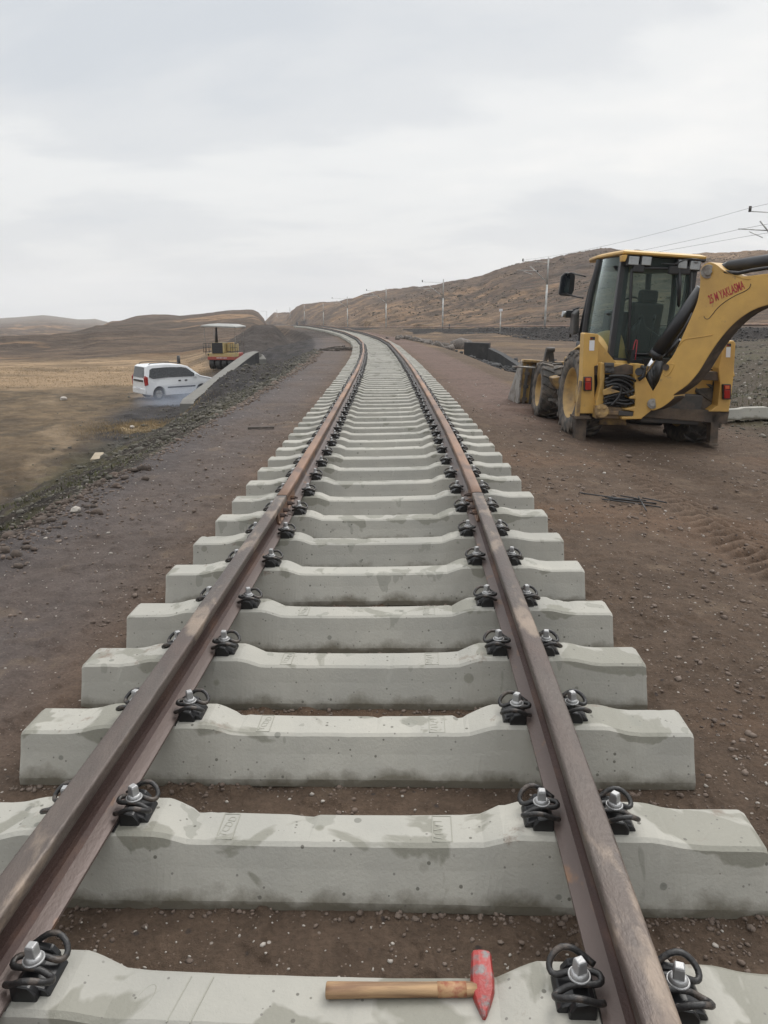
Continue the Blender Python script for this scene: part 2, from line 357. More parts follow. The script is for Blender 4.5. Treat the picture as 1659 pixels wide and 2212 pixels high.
# rows are laid out by forward distance inside the view so that they follow the ground
GX = RR*np.sin(AZ); GY = RR*np.cos(AZ)
Zt, K = terrain(GX, GY)
def lerp(a, b, t): return a*(1-t[..., None]) + np.asarray(b)*t[..., None]
d, Ye, px = K['d'], K['Ye'], K['px']
c = np.zeros(GX.shape+(3,))
e1 = fbm(GX*.8, GY*.8, 101, 5); e2 = fbm(GX*.25, GY*.25, 102, 4); e3 = fbm(GX*3.1, GY*3.1, 103, 4)
brown = np.array((.105, .079, .060)); purple = np.array((.108, .096, .094)); warm = np.array((.135, .092, .064))
c[:] = brown
c = lerp(c, warm, np.clip(ss(e1, .02, .22)*.7, 0, 1))
c = lerp(c, purple, ss(-d, 1.1, 2.1)*np.clip(.85+e1, 0, 1))
c = lerp(c, (.135, .100, .088), ss(d, 1.2, 2.2)*ss(GY, 9, 16)*(d < 3.4))
c = lerp(c, (.205, .165, .125), ss(e3, .16, .28)*.35*(Ye < 16))
c = lerp(c, (.085, .082, .088), ss(-d, K['sh']-.75, K['sh']-.1)*.75)
# left slope: dark spoil with thin moss, black gravel further on
sl = ss(-d, K['sh']-.02, K['sh']+.25)
spoil_v = (1+1.8*np.clip(fbm(GX*2.2, GY*2.2, 145, 4), -.3, .3))[..., None]
spoil = np.where((e1 > .02)[..., None], (.050, .047, .027), (.036, .031, .026)) + 0*c
spoil = lerp(spoil, (.036, .036, .040), ss(GY, 19, 29)*np.clip(.85+e1*1.5, 0, 1))
c = lerp(c, spoil*spoil_v, sl)
swx = GX+2.2*fbm(GX*.22, GY*.16, 141, 3); swy = GY+3.0*fbm(GX*.2, GY*.2, 142, 3)
mud = lerp(c*0+np.array((.122, .094, .060)), (.090, .070, .046), ss(e2, -.08, .10))
mud = lerp(mud, (.200, .160, .110), ss(np.abs(np.mod(.45*swx+.20*swy, 2.4)-1.2), .80, 1.15)*ss(fbm(GX*.3, GY*.2, 107, 4), -.10, .1)*.75)
mud = lerp(mud, (.055, .046, .032), ss(fbm(GX*.9, GY*.6, 109, 5), .08, .2)*.6)
mud = mud*(1+1.1*np.clip(fbm(GX*2.6, GY*3.4, 143, 4), -.3, .3))[..., None]
pl = ss(-d + 1.8*e2 + .8*e1 - .14*np.clip(GY-16, 0, 18), 8.2, 9.8)*(d < 0)
c = lerp(c, mud, pl)
tan = np.array((.300, .205, .125)); dk = np.array((.085, .066, .052))
field = ss(Ye+12*e2+5*e1, 40, 47)*ss(-d, 9, 12)*(1-ss(Ye+8*e2, 66, 74))
c = lerp(c, lerp(c*0+np.array((.270, .205, .132)), (.150, .115, .075), ss(fbm(GX*.16, GY*.5, 151, 5), .02, .16)*.8), field)
# far slopes left: bands of dry grass and bare soil
band = fbm(GX*.012, GY*.035, 111, 5) + .35*fbm(GX*.06, GY*.15, 112, 4)
fl = ss(Ye+8*e2, 66, 76)*(1-ss(px, 600, 680))
farL = lerp(c*0+dk*.78, tan*.50, ss(band, .10, .20)); farL = lerp(farL, (.095, .072, .054), ss(band, -.06, .0)*(1-ss(band, .04, .10))); farL = lerp(farL, tan*.75, ss(fbm(GX*.02, GY*.11, 117, 4), .17, .21)*.8)
farL = lerp(farL, (.105, .088, .070), ss(Ye, 500, 900))
c = lerp(c, farL, fl)
# right hill: brown soil with terraced scrub and tan grass towards the foot
hb = fbm(GX*.035, GY*.10, 121, 5); hb2 = fbm(GX*.14, GY*.5, 123, 4)
H_ = lerp(c*0+np.array((.084, .059, .042)), tan*.62, ss(hb + .30*(1-ss(Zt, 1, 12)) + .10*ss(px, 660, 760)*(1-ss(px, 980, 1120)) - .13, .0, .22)*.9)
H_ = lerp(H_, (.105, .078, .056), ss(fbm(GX*.25, GY*.9, 125, 4), .0, .12)*.7)
H_ = lerp(H_, (.045, .035, .029), ss(hb2, .05, .12)*.75)
H_ = lerp(H_, (.040, .032, .027), ss(fbm(GX*.45, GY*1.2, 127, 3), .10, .18)*.6)
H_ = lerp(H_, (.26, .19, .125), ss(px, 1420, 1560)*ss(Ye, 180, 220)*.6)
fr = np.where(K['side'] < 0, ss(K['q'], 2.5, 6), 0)*(px > 560)*(Ye > 30)
fr = np.maximum(fr, (px > 575)*(Ye > 175)*1.0*(px < 760)*ss(K['q'], 2.5, 6))
c = lerp(c, H_, fr)
# low ground between the two lines
lo = ss(d, 3.0, 3.8)*(GY > 17)*(fr < .5)
low = lerp(c*0+np.array((.100, .076, .056)), (.175, .128, .080), ss(fbm(GX*.2, GY*.3, 131, 4), .03, .16)*.8)
c = lerp(c, low, lo)
gb = ss(GX, 6.0, 7.2)*(GY < 62)*(1-ss(GX-.31*GY, -1.8, -3.2))*(GY > 4)
c = lerp(c, np.where((e1 > .05)[..., None], (.072, .068, .045), (.068, .058, .044)), gb)
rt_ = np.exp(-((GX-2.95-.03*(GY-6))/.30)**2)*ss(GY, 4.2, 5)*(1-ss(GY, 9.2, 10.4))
c = lerp(c, (.165, .125, .098), rt_*ss(np.sin(2*math.pi*(GY+.75*np.abs(GX-2.95)+.05*K['n2'])/.16), .1, .8)*.75)  # tread crests painted lighter, standing in for shading the flat light lacks
c = lerp(c, (.032, .030, .030), K['isb']*1.0*(K['q'] < 8))
c = lerp(c, (.052, .046, .043), ss(g2(GX, GY, -10.0, 70, 6.0, 17)+.3*e1, .25, .5)*.85)
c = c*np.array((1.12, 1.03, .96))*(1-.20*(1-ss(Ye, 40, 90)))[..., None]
c = lerp(c, (.37, .28, .165), ss(g2(GX, GY, -9.4, 28.2, 1.2, 1.0)+.5*e3, .35, .6)*.8)
alpha = np.clip(ss(Ye, 25, 90), 0, 1)

nr, na = GX.shape
vco = np.stack([GX, GY, Zt], -1).reshape(-1, 3).astype(np.float32)
ii = (np.arange(nr-1)[:, None]*na + np.arange(na-1)[None, :]).ravel()
quads = np.stack([ii, ii+1, ii+na+1, ii+na], -1)
wrap = np.arange(nr-1)*na + na-1
quads = np.concatenate([quads, np.stack([wrap, wrap-na+1, wrap+1, wrap+na], -1)]).astype(np.int32)[:, ::-1]
me = bpy.data.meshes.new('ground'); me.vertices.add(len(vco)); me.vertices.foreach_set('co', vco.ravel())
me.loops.add(quads.size); me.loops.foreach_set('vertex_index', quads.ravel())
me.polygons.add(len(quads)); me.polygons.foreach_set('loop_start', np.arange(0, quads.size, 4, dtype=np.int32)); me.polygons.foreach_set('loop_total', np.full(len(quads), 4, np.int32))
me.update(); me.validate()
me.polygons.foreach_set('use_smooth', np.ones(len(me.polygons), bool))
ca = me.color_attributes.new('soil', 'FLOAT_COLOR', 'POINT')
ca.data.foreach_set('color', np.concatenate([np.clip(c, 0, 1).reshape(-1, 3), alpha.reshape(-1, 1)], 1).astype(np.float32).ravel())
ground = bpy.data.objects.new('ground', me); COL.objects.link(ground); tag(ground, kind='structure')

gm = bpy.data.materials.new('soil'); gm.use_nodes = True; nt = gm.node_tree; b = nt.nodes['Principled BSDF']
b.inputs['Roughness'].default_value = .93; b.inputs['Specular IOR Level'].default_value = .25
at = N(nt, 'ShaderNodeAttribute', attribute_name='soil'); tcn = N(nt, 'ShaderNodeTexCoord')
def gnoise(scale, det=5, rg=.6, st=(1, 1, 1)):
    mp = N(nt, 'ShaderNodeMapping'); mp.inputs['Scale'].default_value = st; nt.links.new(tcn.outputs['Object'], mp.inputs[0])
    n = N(nt, 'ShaderNodeTexNoise'); n.inputs['Scale'].default_value = scale; n.inputs['Detail'].default_value = det; n.inputs['Roughness'].default_value = rg
    nt.links.new(mp.outputs[0], n.inputs[0]); return n.outputs[0]
def mrange(x, a, b_, c_, d_):
    r = N(nt, 'ShaderNodeMapRange'); r.inputs[1].default_value = a; r.inputs[2].default_value = b_; r.inputs[3].default_value = c_; r.inputs[4].default_value = d_
    nt.links.new(x, r.inputs[0]); return r.outputs[0]
def mul(a, b_):
    m = N(nt, 'ShaderNodeMath', operation='MULTIPLY'); nt.links.new(a, m.inputs[0]); nt.links.new(b_, m.inputs[1]); return m.outputs[0]
nf = gnoise(55, 6, .75); nm = gnoise(7, 6, .7); nl = gnoise(.45, 5, .65, (1, 1.8, 1))
fac = mul(mul(mrange(nf, .3, .7, .72, 1.28), mrange(nm, .3, .7, .76, 1.24)), mrange(nl, .3, .7, .84, 1.16))
nh = gnoise(.42, 7, .72, (.45, 1.1, 2.6)); nh2 = gnoise(1.6, 5, .7, (.5, 1.0, 2.2))
hm = mul(mrange(nh, .32, .68, .42, 1.58), mrange(nh2, .3, .7, .78, 1.22))
hx_ = N(nt, 'ShaderNodeMix', data_type='FLOAT'); hx_.inputs['A'].default_value = 1; nt.links.new(at.outputs['Alpha'], hx_.inputs['Factor']); nt.links.new(hm, hx_.inputs['B'])
fac = mul(fac, hx_.outputs['Result'])
sc_ = N(nt, 'ShaderNodeVectorMath', operation='SCALE'); nt.links.new(at.outputs['Color'], sc_.inputs[0]); nt.links.new(fac, sc_.inputs['Scale'])
# pale chips and dark grit
def chips(cur, scale, thr, col, seedoff, fade=True):
    mp = N(nt, 'ShaderNodeMapping'); mp.inputs['Location'].default_value = (seedoff, seedoff*.7, 0); nt.links.new(tcn.outputs['Object'], mp.inputs[0])
    v = N(nt, 'ShaderNodeTexVoronoi'); v.inputs['Scale'].default_value = scale; nt.links.new(mp.outputs[0], v.inputs[0])
    wn = N(nt, 'ShaderNodeSeparateColor'); nt.links.new(v.outputs['Color'], wn.inputs[0])
    pick = mrange(wn.outputs[0], thr, thr+.01, 0, 1); core = mrange(v.outputs['Distance'], .18, .30, 1, 0)
    f = mul(pick, core)
    m = N(nt, 'ShaderNodeMix', data_type='RGBA'); m.inputs['B'].default_value = (*col, 1); nt.links.new(f, m.inputs['Factor']); nt.links.new(cur, m.inputs['A']); return m.outputs['Result']
cur = chips(sc_.outputs[0], 42, .975, (.42, .38, .34), 3.0)
cur = chips(cur, 26, .93, (.055, .043, .038), 9.0)
cur = chips(cur, 85, .90, (.21, .165, .135), 17.0)
nt.links.new(cur, b.inputs['Base Color'])
bp = N(nt, 'ShaderNodeBump'); bp.inputs['Strength'].default_value = .9; bp.inputs['Distance'].default_value = .02
bs = N(nt, 'ShaderNodeMath', operation='ADD'); nt.links.new(nf, bs.inputs[0]); nt.links.new(nm, bs.inputs[1]); nt.links.new(bs.outputs[0], bp.inputs['Height'])
bp2 = N(nt, 'ShaderNodeBump'); bp2.inputs['Distance'].default_value = .9; nt.links.new(at.outputs['Alpha'], bp2.inputs['Strength'])
nb = gnoise(.55, 6, .7, (1, 1.6, 1)); nt.links.new(nb, bp2.inputs['Height']); nt.links.new(bp2.outputs[0], bp.inputs['Normal'])
nt.links.new(bp.outputs[0], b.inputs['Normal'])
me.materials.append(gm)

# ================================================================ materials
M = {}
def concrete_mat():
    m = bpy.data.materials.new('sleeper_concrete'); m.use_nodes = True; nt = m.node_tree; b = nt.nodes['Principled BSDF']
    tc = N(nt, 'ShaderNodeTexCoord'); oi = N(nt, 'ShaderNodeObjectInfo'); cb = N(nt, 'ShaderNodeCombineXYZ')
    for i in range(3): nt.links.new(oi.outputs['Random'], cb.inputs[i])
    sc = N(nt, 'ShaderNodeVectorMath', operation='SCALE'); sc.inputs['Scale'].default_value = 41; nt.links.new(cb.outputs[0], sc.inputs[0])
    ad = N(nt, 'ShaderNodeVectorMath', operation='ADD'); nt.links.new(tc.outputs['Object'], ad.inputs[0]); nt.links.new(sc.outputs[0], ad.inputs[1])
    sp = N(nt, 'ShaderNodeSeparateXYZ'); nt.links.new(tc.outputs['Object'], sp.inputs[0])
    def noise(scale, det=5, rg=.55, dist=0, vec=None):
        n = N(nt, 'ShaderNodeTexNoise'); n.inputs['Scale'].default_value = scale; n.inputs['Detail'].default_value = det; n.inputs['Roughness'].default_value = rg; n.inputs['Distortion'].default_value = dist
        nt.links.new(vec or ad.outputs[0], n.inputs[0]); return n.outputs[0]
    def mr(x, a, b_, c_, d_):
        r = N(nt, 'ShaderNodeMapRange'); r.inputs[1].default_value = a; r.inputs[2].default_value = b_; r.inputs[3].default_value = c_; r.inputs[4].default_value = d_
        nt.links.new(x, r.inputs[0]); return r.outputs[0]
    def ma(op, a, b_):
        q = N(nt, 'ShaderNodeMath', operation=op)
        for i, v in enumerate((a, b_)):
            if isinstance(v, (int, float)): q.inputs[i].default_value = v
            else: nt.links.new(v, q.inputs[i])
        return q.outputs[0]
    def mixc(f, a, c):
        x = N(nt, 'ShaderNodeMix', data_type='RGBA'); nt.links.new(f, x.inputs['Factor'])
        if isinstance(a, tuple): x.inputs['A'].default_value = (*a, 1)
        else: nt.links.new(a, x.inputs['A'])
        x.inputs['B'].default_value = (*c, 1); return x.outputs['Result']
    z = sp.outputs[2]
    cur = mixc(mr(noise(2.2), .35, .65, 0, 1), (.375, .360, .318), (.305, .297, .268))
    cur = mixc(mr(noise(30, 6, .7), .3, .7, 0, .35), cur, (.31, .305, .27))
    # each casting its own tone
    tone = mr(oi.outputs['Random'], 0, 1, .90, 1.06)
    s2 = N(nt, 'ShaderNodeVectorMath', operation='SCALE'); nt.links.new(cur, s2.inputs[0]); nt.links.new(tone, s2.inputs['Scale']); cur = s2.outputs[0]
    # damp patches with a crisp outline on the upper part
    wet = mr(ma('ADD', noise(3.1, 4, .5, .6), mr(z, .12, .19, -.17, .0)), .540, .565, 0, 1)
    cur = mixc(ma('MULTIPLY', wet, .72), cur, (.175, .170, .135))
    drip = N(nt, 'ShaderNodeMapping'); drip.inputs['Scale'].default_value = (7, 7, 1.1); nt.links.new(ad.outputs[0], drip.inputs[0])
    dw = mr(ma('ADD', noise(1, 3, .5, 0, drip.outputs[0]), mr(z, .02, .19, -.10, .02)), .66, .675, 0, 1)
    cur = mixc(ma('MULTIPLY', dw, .5), cur, (.20, .20, .17))
    # soil splash creeping up from the bottom edge
    sp2 = mr(ma('ADD', z, ma('MULTIPLY', mr(noise(5, 5, .6), .3, .7, -1, 1), .040)), .012, .060, 1, 0)
    cur = mixc(ma('MULTIPLY', sp2, .80), cur, (.085, .072, .048))
    # mud trodden on to the upper faces
    mudn = mr(ma('ADD', noise(4.3, 7, .72, .3), mr(z, .12, .20, -.25, 0)), .60, .68, 0, .8)
    cur = mixc(mudn, cur, (.17, .125, .095))
    # round air holes and dark dots
    def dots(scale, thr, rad, col, op):
        v = N(nt, 'ShaderNodeTexVoronoi'); v.inputs['Scale'].default_value = scale; nt.links.new(ad.outputs[0], v.inputs[0])
        wn = N(nt, 'ShaderNodeSeparateColor'); nt.links.new(v.outputs['Color'], wn.inputs[0])
        f = ma('MULTIPLY', mr(wn.outputs[0], thr, thr+.01, 0, 1), mr(v.outputs['Distance'], rad, rad*1.25, 1, 0))
        return ma('MULTIPLY', f, op), col
    for a in ((13, .90, .14, (.15, .15, .13), .7), (31, .90, .16, (.09, .085, .07), .8), (6, .93, .12, (.19, .185, .15), .7), (60, .93, .2, (.12, .11, .10), .7)):
        f, co = dots(*a); cur = mixc(f, cur, co)
    nt.links.new(cur, b.inputs['Base Color'])
    nt.links.new(mr(wet, 0, 1, .78, .5), b.inputs['Roughness']); b.inputs['Specular IOR Level'].default_value = .35
    bp = N(nt, 'ShaderNodeBump'); bp.inputs['Strength'].default_value = .35; bp.inputs['Distance'].default_value = .006
    nt.links.new(ma('ADD', noise(90, 5, .6), ma('MULTIPLY', noise(9), 2.0)), bp.inputs['Height']); nt.links.new(bp.outputs[0], b.inputs['Normal'])
    return m
M['conc'] = concrete_mat()
M['rail'] = mat('rolled_rail_steel', (.088, .070, .060), .44, .25, .28, 14, (.075, .055, .047), .5, 5.2, .10, .30, 120, .5, stretch=(1, .35, 1), rvar=.10, col3=(.20, .155, .12), amt3=.60, cscale3=9)
M['railweb'] = mat('rusty_web', (.052, .028, .023), .6, .2, .3, 12, (.115, .060, .038), .60, 5, .08, .4, 120, stretch=(1, .4, 1))
M['railfar'] = mat('orange_rusted_rail', (.175, .110, .080), .55, .2, .25, 6, (.29, .165, .10), .55, 2.2, .10, .35, 140, stretch=(1, .3, 1), col3=(.11, .070, .055), amt3=.62, cscale3=3)
M['railfoot'] = mat('rail_foot_scale', (.115, .085, .075), .42, .25, .15, 7, (.21, .115, .065), .64, 9, .04, .15, 90, stretch=(1, .5, 1))
M['black'] = mat('black_coated_spring', (.022, .021, .021), .42, .0, .3, 20, (.070, .055, .045), .58, 26, .05, .3, 90)
M['plastic'] = mat('black_nylon', (.014, .014, .015), .30, .0, .2, 20)
M['bolt'] = mat('zinc_bolt', (.40, .40, .40), .48, .6, .15, 40, bump=.2, bscale=200)
M['yellow'] = mat('machine_yellow', (.560, .345, .095), .42, 0, .10, 5, (.47, .290, .090), .52, 1.6, .12, .12, 30, .5, col3=(.26, .18, .095), amt3=.70, cscale3=7)
M['yellow_dirty'] = mat('muddy_yellow', (.40, .26, .095), .6, 0, .15, 7, (.150, .105, .070), .53, 4.5, .10, .3, 40, .4)
M['brownsteel'] = mat('mud_caked_steel', (.115, .085, .062), .75, .1, .25, 8, (.060, .048, .040), .5, 5, .1, .5, 30)
M['cabblack'] = mat('cab_black', (.020, .021, .024), .40, 0, .2, 6, bump=.1, bscale=40)
M['rubber'] = mat('tyre_rubber', (.060, .056, .052), .80, 0, .2, 10, (.150, .125, .102), .52, 6, .08, .4, 60)
M['rubber_clean'] = mat('dark_rubber', (.028, .028, .028), .6)
M['chrome'] = mat('chromed_rod', (.75, .76, .78), .12, 1.0, .02)
M['hose'] = mat('rubber_hose', (.016, .016, .017), .33, 0, .2, 20)
M['grey'] = mat('worn_grey_steel', (.30, .29, .27), .55, .4, .2, 9, (.16, .13, .11), .55, 6, .08, .3, 50)
M['darkgrey'] = mat('dark_grey_steel', (.065, .062, .060), .55, .2, .2, 8, (.11, .09, .075), .6, 6, .07, .3, 50)
M['reflector'] = mat('white_reflector', (.66, .67, .70), .35, 0, .04)
M['redlens'] = mat('red_lens', (.30, .018, .014), .18, 0, .1)
M['orangelens'] = mat('orange_lens', (.52, .12, .05), .2, 0, .1)
M['redpaint'] = mat('red_stencil_paint', (.36, .030, .040), .5, 0, .15, 30)
M['lamp'] = mat('lamp_reflector', (.30, .31, .31), .15, .6, .15, 60)
M['white'] = mat('white_car_paint', (.74, .75, .76), .22, 0, .02, 3, spec=.6)
M['glassdark'] = mat('dark_car_glass', (.016, .019, .024), .08, 0, .1, spec=.7)
M['wood'] = mat('ash_handle', (.34, .215, .110), .6, 0, .3, 5, (.19, .105, .055), .52, 4, .10, .25, 60, stretch=(1.2, 14, 14), col3=(.13, .085, .055), amt3=.66, cscale3=2)
M['hammer'] = mat('chipped_red_paint', (.30, .032, .028), .42, 0, .25, 18, (.17, .085, .08), .56, 34, .05, .35, 60, col3=(.17, .15, .145), amt3=.60, cscale3=22)
M['smear'] = mat('red_smeared_wood', (.26, .085, .045), .6, 0, .3, 20, (.34, .20, .10), .50, 40, .08, .2, 60)
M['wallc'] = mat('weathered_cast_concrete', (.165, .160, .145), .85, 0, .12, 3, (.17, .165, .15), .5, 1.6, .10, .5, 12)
M['wallside'] = mat('shade_dark_concrete', (.030, .030, .031), .85, 0, .25, 3, (.055, .053, .050), .62, 2.2, .1, .5, 12)  # shade of the wall faces put into a darker concrete colour
M['mast'] = mat('galvanised_mast', (.66, .66, .64), .5, .3, .12, 3, (.30, .30, .29), .5, 1.2, .1)
M['masttop'] = mat('dull_mast_steel', (.40, .395, .38), .6, .3, .15, 3)
M['wire'] = mat('dark_wire', (.06, .06, .06), .5, .5)
M['stone'] = mat('crushed_stone', (.125, .093, .074), .9, 0, .35, 3, (.19, .150, .122), .58, 5, .1, .5, 60)
M['stonedark'] = mat('dark_spoil', (.085, .078, .062), .9, 0, .35, 3, (.15, .135, .11), .62, 2.4, .06, .5, 40)
M['stonepale'] = mat('pale_chip', (.33, .30, .265), .8, 0, .2, 9)
M['grass'] = mat('dry_grass', (.30, .22, .12), .85, 0, .3, 2, (.19, .14, .075), .5, 2)
M['moss'] = mat('green_weed', (.075, .078, .030), .9, 0, .35, 3)

# ================================================================ concrete sleepers
def sleeper_mesh(lod, seed=0):
    half = [(1.30, .196, .086, .150), (1.285, .200, .090, .150), (1.10, .200, .088, .150), (1.05, .205, .088, .150), (.99, .222, .088, .150), (.96, .225, .088, .150), (.56, .225, .086, .150), (.53, .218, .082, .150), (.46, .188, .072, .149), (.40, .184, .070, .148), (.2, .181, .068, .147), (0, .180, .068, .147)]
    st = [(-x, a, b_, c_) for x, a, b_, c_ in half] + [(x, a, b_, c_) for x, a, b_, c_ in half[-2::-1]]
    secs = []
    for x, zt, wt, wb in st:
        e = .007
        secs.append([(x, -wb, 0), (x, -wb+.002, .030), (x, -wt-(wb-wt)*.42, zt*.62), (x, -wt-e, zt-e*1.2), (x, -wt+e, zt), (x, wt-e, zt), (x, wt+e, zt-e*1.2), (x, wt+(wb-wt)*.42, zt*.62), (x, wb-.002, .030), (x, wb, 0)])
    if seed:
        # cast edges worn and chipped: resample along the length and nibble at the arrises
        xs_ = np.arange(-1.30, 1.3001, .02); S_ = np.array(secs); xk = S_[:, 0, 0]; new = []
        for x in xs_:
            row = [(x, float(np.interp(x, xk, S_[:, j, 1])), float(np.interp(x, xk, S_[:, j, 2]))) for j in range(10)]
            for j, sg in ((3, -1), (4, -1), (5, 1), (6, 1), (1, -1), (8, 1)):
                w_ = float(fbm(np.array([x*14+seed*31]), np.array([sg*7.7+seed]), 400+seed, 3)[0]); ch = max(0, float(fbm(np.array([x*9+seed*17]), np.array([sg*3.3]), 410+seed, 4)[0])-.20)
                y_, z_ = row[j][1:]
                if j in (1, 8): row[j] = (x, y_+sg*.010*w_, z_+.008*w_)
                else: row[j] = (x, y_-sg*(.004*w_+.05*ch), z_+.002*w_-.05*ch)
            new.append(row)
        for e_ in (0, -1):
            new[e_] = [(x*(1-.003), y, max(0, z-(.005 if z > .1 else 0))) for x, y, z in new[e_]]
        secs = new
    m = MB()
    m.loft(secs)
    return m
def fast_frame(side, s_in):
    """clip local axes: u away from the rail centre line, v along the track"""
    return lambda u, v, z: Vector((side*.7515 + s_in*(u-.026), v, .225 + z))
def clip_path(F):
    pts = [(.088, .050, .034), (.106, .060, .044), (.135, .068, .062), (.162, .068, .066), (.184, .059, .054), (.195, .044, .040), (.192, .029, .032), (.178, .021, .034), (.155, .018, .046), (.125, .019, .052), (.100, .017, .050), (.086, .009, .050)]
    pts = pts + [(u, -v, z) for u, v, z in pts[::-1]]
    out = []
    for i in range(len(pts)-1):                       # smooth the bends
        p0, p1, p2, p3 = (Vector(pts[max(i-1, 0)]), Vector(pts[i]), Vector(pts[i+1]), Vector(pts[min(i+2, len(pts)-1)]))
        for t in (0, .5): out.append(.5*((2*p1)+(p2-p0)*t+(2*p0-5*p1+4*p2-p3)*t*t+(3*p1-p0-3*p2+p3)*t**3))
    out.append(Vector(pts[-1])); return [F(*p) for p in out]
def add_clip(m, F, lod, mi=0): m.tube(clip_path(F) if lod == 0 else clip_path(F)[::3], .0078, 8 if lod == 0 else 5, mi)
def add_guide(m, F, mi=0):
    m.prism([F(.102, -.048, .0), F(.102, -.048, .026), F(.115, -.048, .032), F(.150, -.048, .028), F(.180, -.048, .018), F(.190, -.048, .004), F(.190, -.048, -.012), F(.102, -.048, -.004)], Vector((0, .096, 0)), mi)
    m.prism([F(.104, -.064, -.002), F(.104, -.064, .040), F(.118, -.064, .046), F(.150, -.064, .040), F(.166, -.064, .018), F(.166, -.064, -.012)], Vector((0, .020, 0)), mi)
    m.prism([F(.104, .044, -.002), F(.104, .044, .040), F(.118, .044, .046), F(.150, .044, .040), F(.166, .044, .018), F(.166, .044, -.012)], Vector((0, .020, 0)), mi)
def add_bolt(m, F, mi=0, lod=0, rot=.3):
    n = 20 if lod == 0 else 8
    m.cyl(F(.134, 0, .054), F(.134, 0, .060), .026, .026, n, mi)
    m.cyl(F(.134, 0, .060), F(.134, 0, .070), .0235, .017, n, mi)
    c0 = F(.134, 0, .070); c1 = F(.134, 0, .101)
    vs = []
    for c_, r in ((c0, .0152), (c0+Vector((0, 0, .025)), .0142), (c1, .0115)):
        for i in range(4): vs.append(c_ + Vector((math.cos(rot+math.pi/2*i), math.sin(rot+math.pi/2*i), 0))*r*1.18)
    m.add(vs, [(i, (i+1) % 4, 4+(i+1) % 4, 4+i) for i in range(4)] + [(4+i, 4+(i+1) % 4, 8+(i+1) % 4, 8+i) for i in range(4)] + [(8, 9, 10, 11)], mi)
FR = [(-1, -1), (-1, 1), (1, -1), (1, 1)]      # rail side, direction away from it
def proto_sleeper(detail, seed=0):
    root = empty('concrete_sleeper')
    b_ = sleeper_mesh(0, seed).build('sleeper_body', M['conc'], root)
    for s_ in (-1, 1): MB().box((s_*.7515, 0, .2275), (.150, .172, .007)).build('rail_pad', M['plastic'], root)
    for s_, a in FR:
        F = fast_frame(s_, a)
        m = MB(); add_clip(m, F, detail); cl = m.build('spring_clip', M['black'], root)
        m = MB(); add_guide(m, F); m.build('guide_plate', M['plastic'], cl, bevel=.003 if detail == 0 else 0, segs=1)
        m = MB(); add_bolt(m, F, 0, detail, .3+1.1*seed+.7*s_+.45*a); m.build('bolt', M['bolt'], cl, bevel=.0015 if detail == 0 else 0, segs=1)
    return root
def copy_tree(o, parent=None):
    c_ = o.copy(); COL.objects.link(c_); c_.parent = parent
    for ch in kids(o): copy_tree(ch, c_)
    return c_
protoAs = [proto_sleeper(0, i+1) for i in range(5)]; protoB = proto_sleeper(1, 7)
def far_sleeper():
    m = sleeper_mesh(1)
    for s_, a in FR:
        F = fast_frame(s_, a)
        m.box(F(.135, 0, .018), (.125, .12, .05), None, 1); m.box(F(.134, 0, .075), (.03, .03, .05), None, 2)
    return m.build('concrete_sleeper', [M['conc'], M['black'], M['bolt']])
protoC = far_sleeper()
SL = {1: (-.193, 1.235, -2.9), 2: (-.155, 1.842, -2.6), 3: (-.129, 2.448, -2.49), 4: (-.113, 3.015, -2.43), 5: (-.093, 3.584, -2.28), 6: (-.066, 4.240, -1.9), 7: (-.050, 4.856, -2.1), 8: (-.024, 5.475, -1.2), 9: (-.014, 6.073, -1.5), 10: (-.006, 6.710, -1.1), 11: (0, 7.325, -1.3), 12: (.012, 7.965, -.6), 13: (.017, 8.555, -.2), 14: (.026, 9.11, .4), 15: (.024, 9.69, 0), 16: (.025, 10.267, 0), 17: (.025, 10.84, 0), 18: (.027, 11.433, 0)}
LBL = {1: 'grey concrete sleeper nearest the camera, with the red hammer lying across it', 2: 'second concrete sleeper from the camera, wet patches along its pale top',
       3: 'third concrete sleeper from the camera, dark spalled patch on its left end', 4: 'fourth concrete sleeper from the camera, small dark specks scattered over its front face',
       5: 'fifth concrete sleeper from the camera, square damp patches on its right end', 6: 'sixth concrete sleeper from the camera, just nearer than where the stone strip turns pale',
       7: 'seventh concrete sleeper from the camera, beside the near end of the rail joint', 8: 'eighth concrete sleeper from the camera, under the joint where rust orange rails begin'}
LBL[6] = 'sixth concrete sleeper from the camera, between the fifth and the rail joint sleepers'
ORD = {9: 'ninth', 10: 'tenth', 11: 'eleventh', 12: 'twelfth', 13: 'thirteenth', 14: 'fourteenth', 15: 'fifteenth', 16: 'sixteenth', 17: 'seventeenth', 18: 'eighteenth', 19: 'nineteenth', 20: 'twentieth'}
GRP = 'concrete sleepers laid under the new track'
Yk = 11.433
k = 1
sleepers = {}
